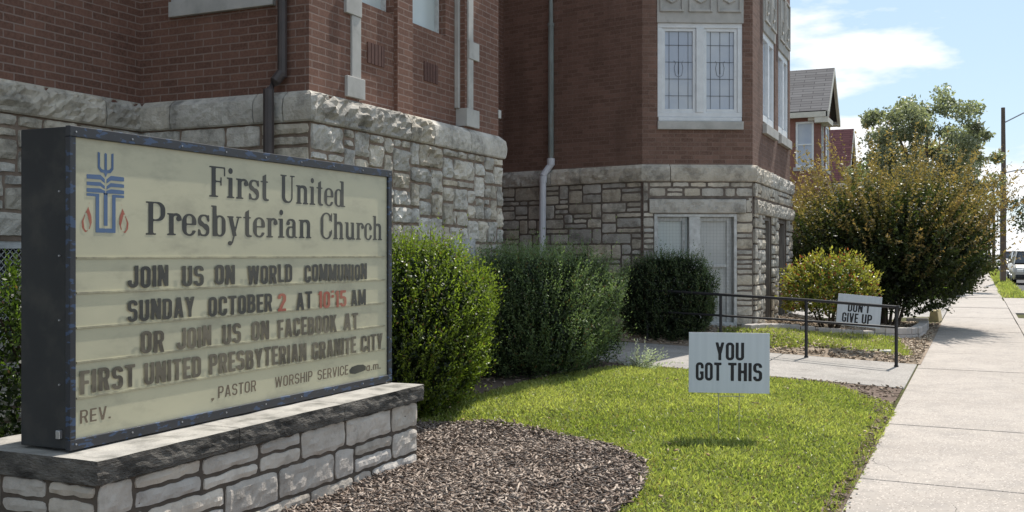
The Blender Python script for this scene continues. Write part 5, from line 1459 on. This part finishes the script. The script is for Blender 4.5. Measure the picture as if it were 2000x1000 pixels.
# ------------------------------------------------------------------ parked cars
def car(x, y, label, paint, L=4.6, W=1.85, H=1.75, hood=.95, name='parked_car', pickup=False):
    """nose towards the viewer (-Y)"""
    root = thing(name, (x, y, -.145), label, 'car', 'cars parked along the kerb')
    z0 = -.145
    def loft(sts, hw):
        m = MB(); rings = []
        for (yy, zb, zt, w, wt) in sts:
            ring = [(-w, zb + .12), (-w * .96, zb), (w * .96, zb), (w, zb + .12), (w, zb + (zt - zb) * .6), (wt, zt - .04), (wt * .9, zt), (-wt * .9, zt), (-wt, zt - .04), (-w, zb + (zt - zb) * .6)]
            rings.append([m.vert((x + a, y + yy, z0 + b)) for a, b in ring])
        for a, b in zip(rings, rings[1:]):
            for k in range(10): m.face([a[k], a[(k + 1) % 10], b[(k + 1) % 10], b[k]])
        m.face(rings[0][::-1]); m.face(rings[-1])
        return m
    h2, w2 = L / 2, W / 2
    body = loft([(-h2, .42, .78, w2 * .86, w2 * .80), (-h2 + .12, .30, .92, w2 * .95, w2 * .88), (-h2 + .5, .26, hood + .02, w2, w2 * .92), (-h2 + 1.35, .26, hood + .10, w2, w2 * .94), (h2 - .5, .26, hood + .12, w2, w2 * .94), (h2 - .08, .32, hood + .08, w2 * .97, w2 * .9), (h2, .45, hood - .05, w2 * .9, w2 * .85)], 0).build('body', paint, root, smooth=False, bevel=.03)
    ce = .3 if pickup else h2 - .12
    gh = loft([(-h2 + 1.05, hood + .02, hood + .1, w2 * .88, w2 * .86), (-h2 + 1.75, hood + .02, H - .06, w2 * .9, w2 * .72), (ce - .45, hood + .02, H - .05, w2 * .9, w2 * .72), (ce, hood + .02, hood + .25, w2 * .88, w2 * .8)], 0).build('window_glass', M['glass_dark'], root)
    m = MB()
    m.box((x - w2 * .70, y - h2 + 1.70, z0 + H - .075), (x + w2 * .70, y + ce - .42, z0 + H))
    for s_ in (-1, 1):
        for (ya_, za, xb, yb2, zb, xt) in ((-h2 + 1.02, hood + .06, .9, -h2 + 1.74, H - .05, .73), (-.05, hood + .06, .915, -.05, H - .05, .735), (ce - .05, hood + .1, .9, ce - .45, H - .05, .73)):
            m.tube([(x + s_ * w2 * xb, y + ya_, z0 + za), (x + s_ * w2 * xt, y + yb2, z0 + zb)], .045, 6)
    m.build('roof', paint, root, bevel=.03)
    for s_ in (-1, 1):
        m = MB(); m.box((x + s_ * w2 * .62 - .16, y - h2 - .012, z0 + .66), (x + s_ * w2 * .62 + .16, y - h2 + .1, z0 + .82)); m.build('headlight', M['lamp_glass'], root, bevel=.02)
        m = MB(); m.box((x + s_ * (w2 + .10) - .09, y - h2 + 1.38, z0 + hood + .12), (x + s_ * (w2 + .10) + .09, y - h2 + 1.5, z0 + hood + .29)); m.build('mirror', paint, root, bevel=.03)
        for yy in (-h2 + .88, h2 - .9):
            m = MB(); cx = x + s_ * (w2 - .09)
            m.tube([(cx - .11, y + yy, z0 + .35), (cx + .13 * (1 if s_ > 0 else .9), y + yy, z0 + .35)], .35, 20); wh = m.build('wheel', M['tyre'], root, bevel=.03)
            m = MB(); m.tube([(cx + s_ * .10, y + yy, z0 + .35), (cx + s_ * .145, y + yy, z0 + .35)], .21, 16); m.build('rim', M['rim'], wh)
    m = MB(); m.box((x - w2 * .42, y - h2 - .01, z0 + .62), (x + w2 * .42, y - h2 + .1, z0 + .80)); m.build('grille', M['black'], root)
    m = MB(); m.box((x - w2 * .86, y - h2 - .05, z0 + .34), (x + w2 * .86, y - h2 + .1, z0 + .54)); m.build('bumper', M['cabinet'], root, bevel=.04)
    return root
car(2.60, 62.0, 'silver sport utility car parked nearest, cut by the right picture edge', M['car_silver'], 4.6, 1.9, 1.80, 1.0)
car(2.75, 74.0, 'white parked car just behind the silver one', M['car_white'], 4.7, 1.9, 1.85, 1.0)
car(2.65, 96.0, 'dark maroon parked pickup between two utility poles', M['car_maroon'], 5.3, 1.95, 1.85, 1.08, pickup=True)
car(2.7, 118.0, 'white parked car farther off beyond the maroon pickup', M['car_white'], 4.6, 1.85, 1.6, .95)

# ------------------------------------------------------------------ grass and mulch
gzv = np.vectorize(gz)
def grass(name, poly, n, ln, wd, label=None, keep=None, colr=((.215, .265, .060), (.460, .475, .155)), zfun=gzv, thin=True):
    x0, x1 = min(p[0] for p in poly), max(p[0] for p in poly); y0, y1 = min(p[1] for p in poly), max(p[1] for p in poly)
    X = NR.uniform(x0, x1, n * 2); Y = NR.uniform(y0, y1, n * 2)
    ok = inpoly_np(X, Y, poly); X, Y = X[ok][:n], Y[ok][:n]
    ed_ = edge_dist(X, Y, poly)
    dn = np.array([noise.noise((a * 2.1, b * 2.1, 0)) for a, b in zip(X, Y)])
    dn2 = np.array([noise.noise((a * .7, b * .7, 4)) for a, b in zip(X, Y)])
    kp = NR.random(len(X)) < np.clip(ed_ / .06 + .35 + dn * .6, 0.2, 1)
    X, Y, dn, dn2, ed_ = X[kp], Y[kp], dn[kp], dn2[kp], ed_[kp]
    Z = zfun(X, Y)
    m = len(X)
    az = NR.uniform(0, 6.28, m); tilt = NR.uniform(.3, 1.45, m)
    D = np.stack([np.cos(az) * np.sin(tilt), np.sin(az) * np.sin(tilt), np.cos(tilt)], 1)
    L = ln * NR.uniform(.55, 1.35, m) * (1 + .35 * dn)
    k = np.clip(NR.uniform(0, 1, m) ** 1.1 + dn2 * .55 + dn * .35, 0, 1)[:, None]
    C = (np.array(colr[0]) * (1 - k) + np.array(colr[1]) * k) * NR.uniform(.7, 1.2, (m, 1))
    dry = NR.random(m) < .05 + .12 * (ed_ < .12)
    C[dry] = np.array([.30, .25, .11]) * NR.uniform(.7, 1.1, (dry.sum(), 1))
    P = np.stack([X, Y, Z - .004], 1)
    o = leaf_mesh(name, P, D, L, wd * NR.uniform(.7, 1.4, m), C, M['grass'], None, .25, .4)
    return tag(o, label, 'grass' if label else None, None, 'stuff')
grass('lawn_grass', LAWN, 115000, .040, .0105, 'short bright green lawn between the mulch bed and the walkway')
grass('lawn_grass', LAWN2, 20000, .075, .011, 'small green lawn patch behind the black handrail')
flat = lambda x, y: np.zeros_like(x)
grass('verge_grass', [(.80, 38.5), (1.5, 38.5), (1.5, 130), (.85, 130)], 26000, .17, .035, 'green grass verge between sidewalk and parked cars', zfun=lambda x, y: np.zeros_like(x) - .03)
grass('far_grass', [(-.78, 38.6), (-.78, 90), (-6, 90), (-6, 38.6)], 22000, .15, .04, 'green front lawns past the driveway', zfun=lambda x, y: np.zeros_like(x) - .03)
def chips(name, poly, n, ln, wd, label, lift=.014, mound=0.0, dens=None, pale=(.52, .435, .37), dark=(.125, .09, .072)):
    x0, x1 = min(p[0] for p in poly), max(p[0] for p in poly); y0, y1 = min(p[1] for p in poly), max(p[1] for p in poly)
    X = NR.uniform(x0, x1, n * 3); Y = NR.uniform(y0, y1, n * 3)
    ok = inpoly_np(X, Y, poly); X, Y = X[ok][:n], Y[ok][:n]
    if dens is not None:
        kp = NR.random(len(X)) < dens(X, Y); X, Y = X[kp], Y[kp]
    m = len(X)
    Z = gzv(X, Y) + lift + NR.uniform(0, .016, m) + (mound * np.array([noise.noise((a * 1.3, b * 1.3, 1)) for a, b in zip(X, Y)]) if mound else 0)
    az = NR.uniform(0, 6.28, m); el = NR.normal(0, .30, m)
    d = np.stack([np.cos(az) * np.cos(el), np.sin(az) * np.cos(el), np.sin(el)], 1)
    up = unit(NR.normal(0, .35, (m, 3)) + [0, 0, 1]); s = unit(np.cross(up, d)); u = np.cross(d, s)
    L = (ln * np.exp(NR.normal(0, .45, m)))[:, None]; W = (wd * NR.uniform(.5, 1.5, m))[:, None]; T = W * .38
    c = np.stack([X, Y, Z], 1)
    V = np.stack([c + a * d * L / 2 * (1 if k else .8) + b * s * W / 2 + k * u * T for k in (0, 1) for (a, b) in ((-1, -1), (1, -1), (1, 1), (-1, 1))], 1)
    fs = np.array([[4, 5, 6, 7], [0, 1, 5, 4], [1, 2, 6, 5], [2, 3, 7, 6], [3, 0, 4, 7]])
    F = (np.arange(m)[:, None, None] * 8 + fs[None]).reshape(-1)
    me = bpy.data.meshes.new(name); nf = m * 5
    me.vertices.add(m * 8); me.vertices.foreach_set('co', V.astype(np.float32).ravel())
    me.loops.add(nf * 4); me.loops.foreach_set('vertex_index', F.astype(np.int32))
    me.polygons.add(nf); me.polygons.foreach_set('loop_start', np.arange(0, nf * 4, 4, dtype=np.int32)); me.polygons.foreach_set('loop_total', np.full(nf, 4, np.int32))
    k = (NR.uniform(0, 1, m) ** 1.5)[:, None]
    C = np.array(dark) * (1 - k) + np.array(pale) * k
    cc = np.ones((m, 8, 4), np.float32); cc[:, :, :3] = C[:, None, :]
    ca = me.color_attributes.new('tint', 'FLOAT_COLOR', 'POINT'); ca.data.foreach_set('color', cc.ravel())
    me.materials.append(M['chip']); me.update(); me.validate()
    o = bpy.data.objects.new(name, me); sc.collection.objects.link(o)
    return tag(o, label, 'mulch', None, 'stuff')
MULCH2 = [(x + (.05 if x > -3.5 else 0), y + (.04 if y > 7 else 0)) for x, y in MULCH]
chips('mulch_chips', MULCH2, 36000, .033, .0098, 'weathered brown wood mulch in front of the sign plinth', .016, .03)
chips('fallen_leaves', LAWN, 90, .024, .013, 'scattered dry fallen leaves on the short lawn', .03, 0, None, (.55, .46, .32), (.30, .2, .1))
chips('leaf_litter', BED, 6000, .03, .016, 'dry leaf bits scattered on the bare soil by the shrubs', .012, 0, lambda X, Y: np.clip(.25 + (X > -2.5) * .5 + (X < -4) * .2, 0, 1), (.46, .38, .30), (.15, .11, .08))
chips('bed_litter', BED2, 7000, .05, .02, 'bark chips and leaf litter in the bed behind the handrail', .012, 0, None, (.62, .52, .40), (.26, .19, .135))
chips('edge_debris', [(-.82, 3), (-.66, 3), (-.68, 8.7), (-.82, 8.7)], 1300, .022, .008, 'brown crumbs along the lawn edge of the sidewalk', .01, 0, lambda X, Y: np.where(X > -.73, .10, .55), (.40, .32, .24), (.10, .075, .05))
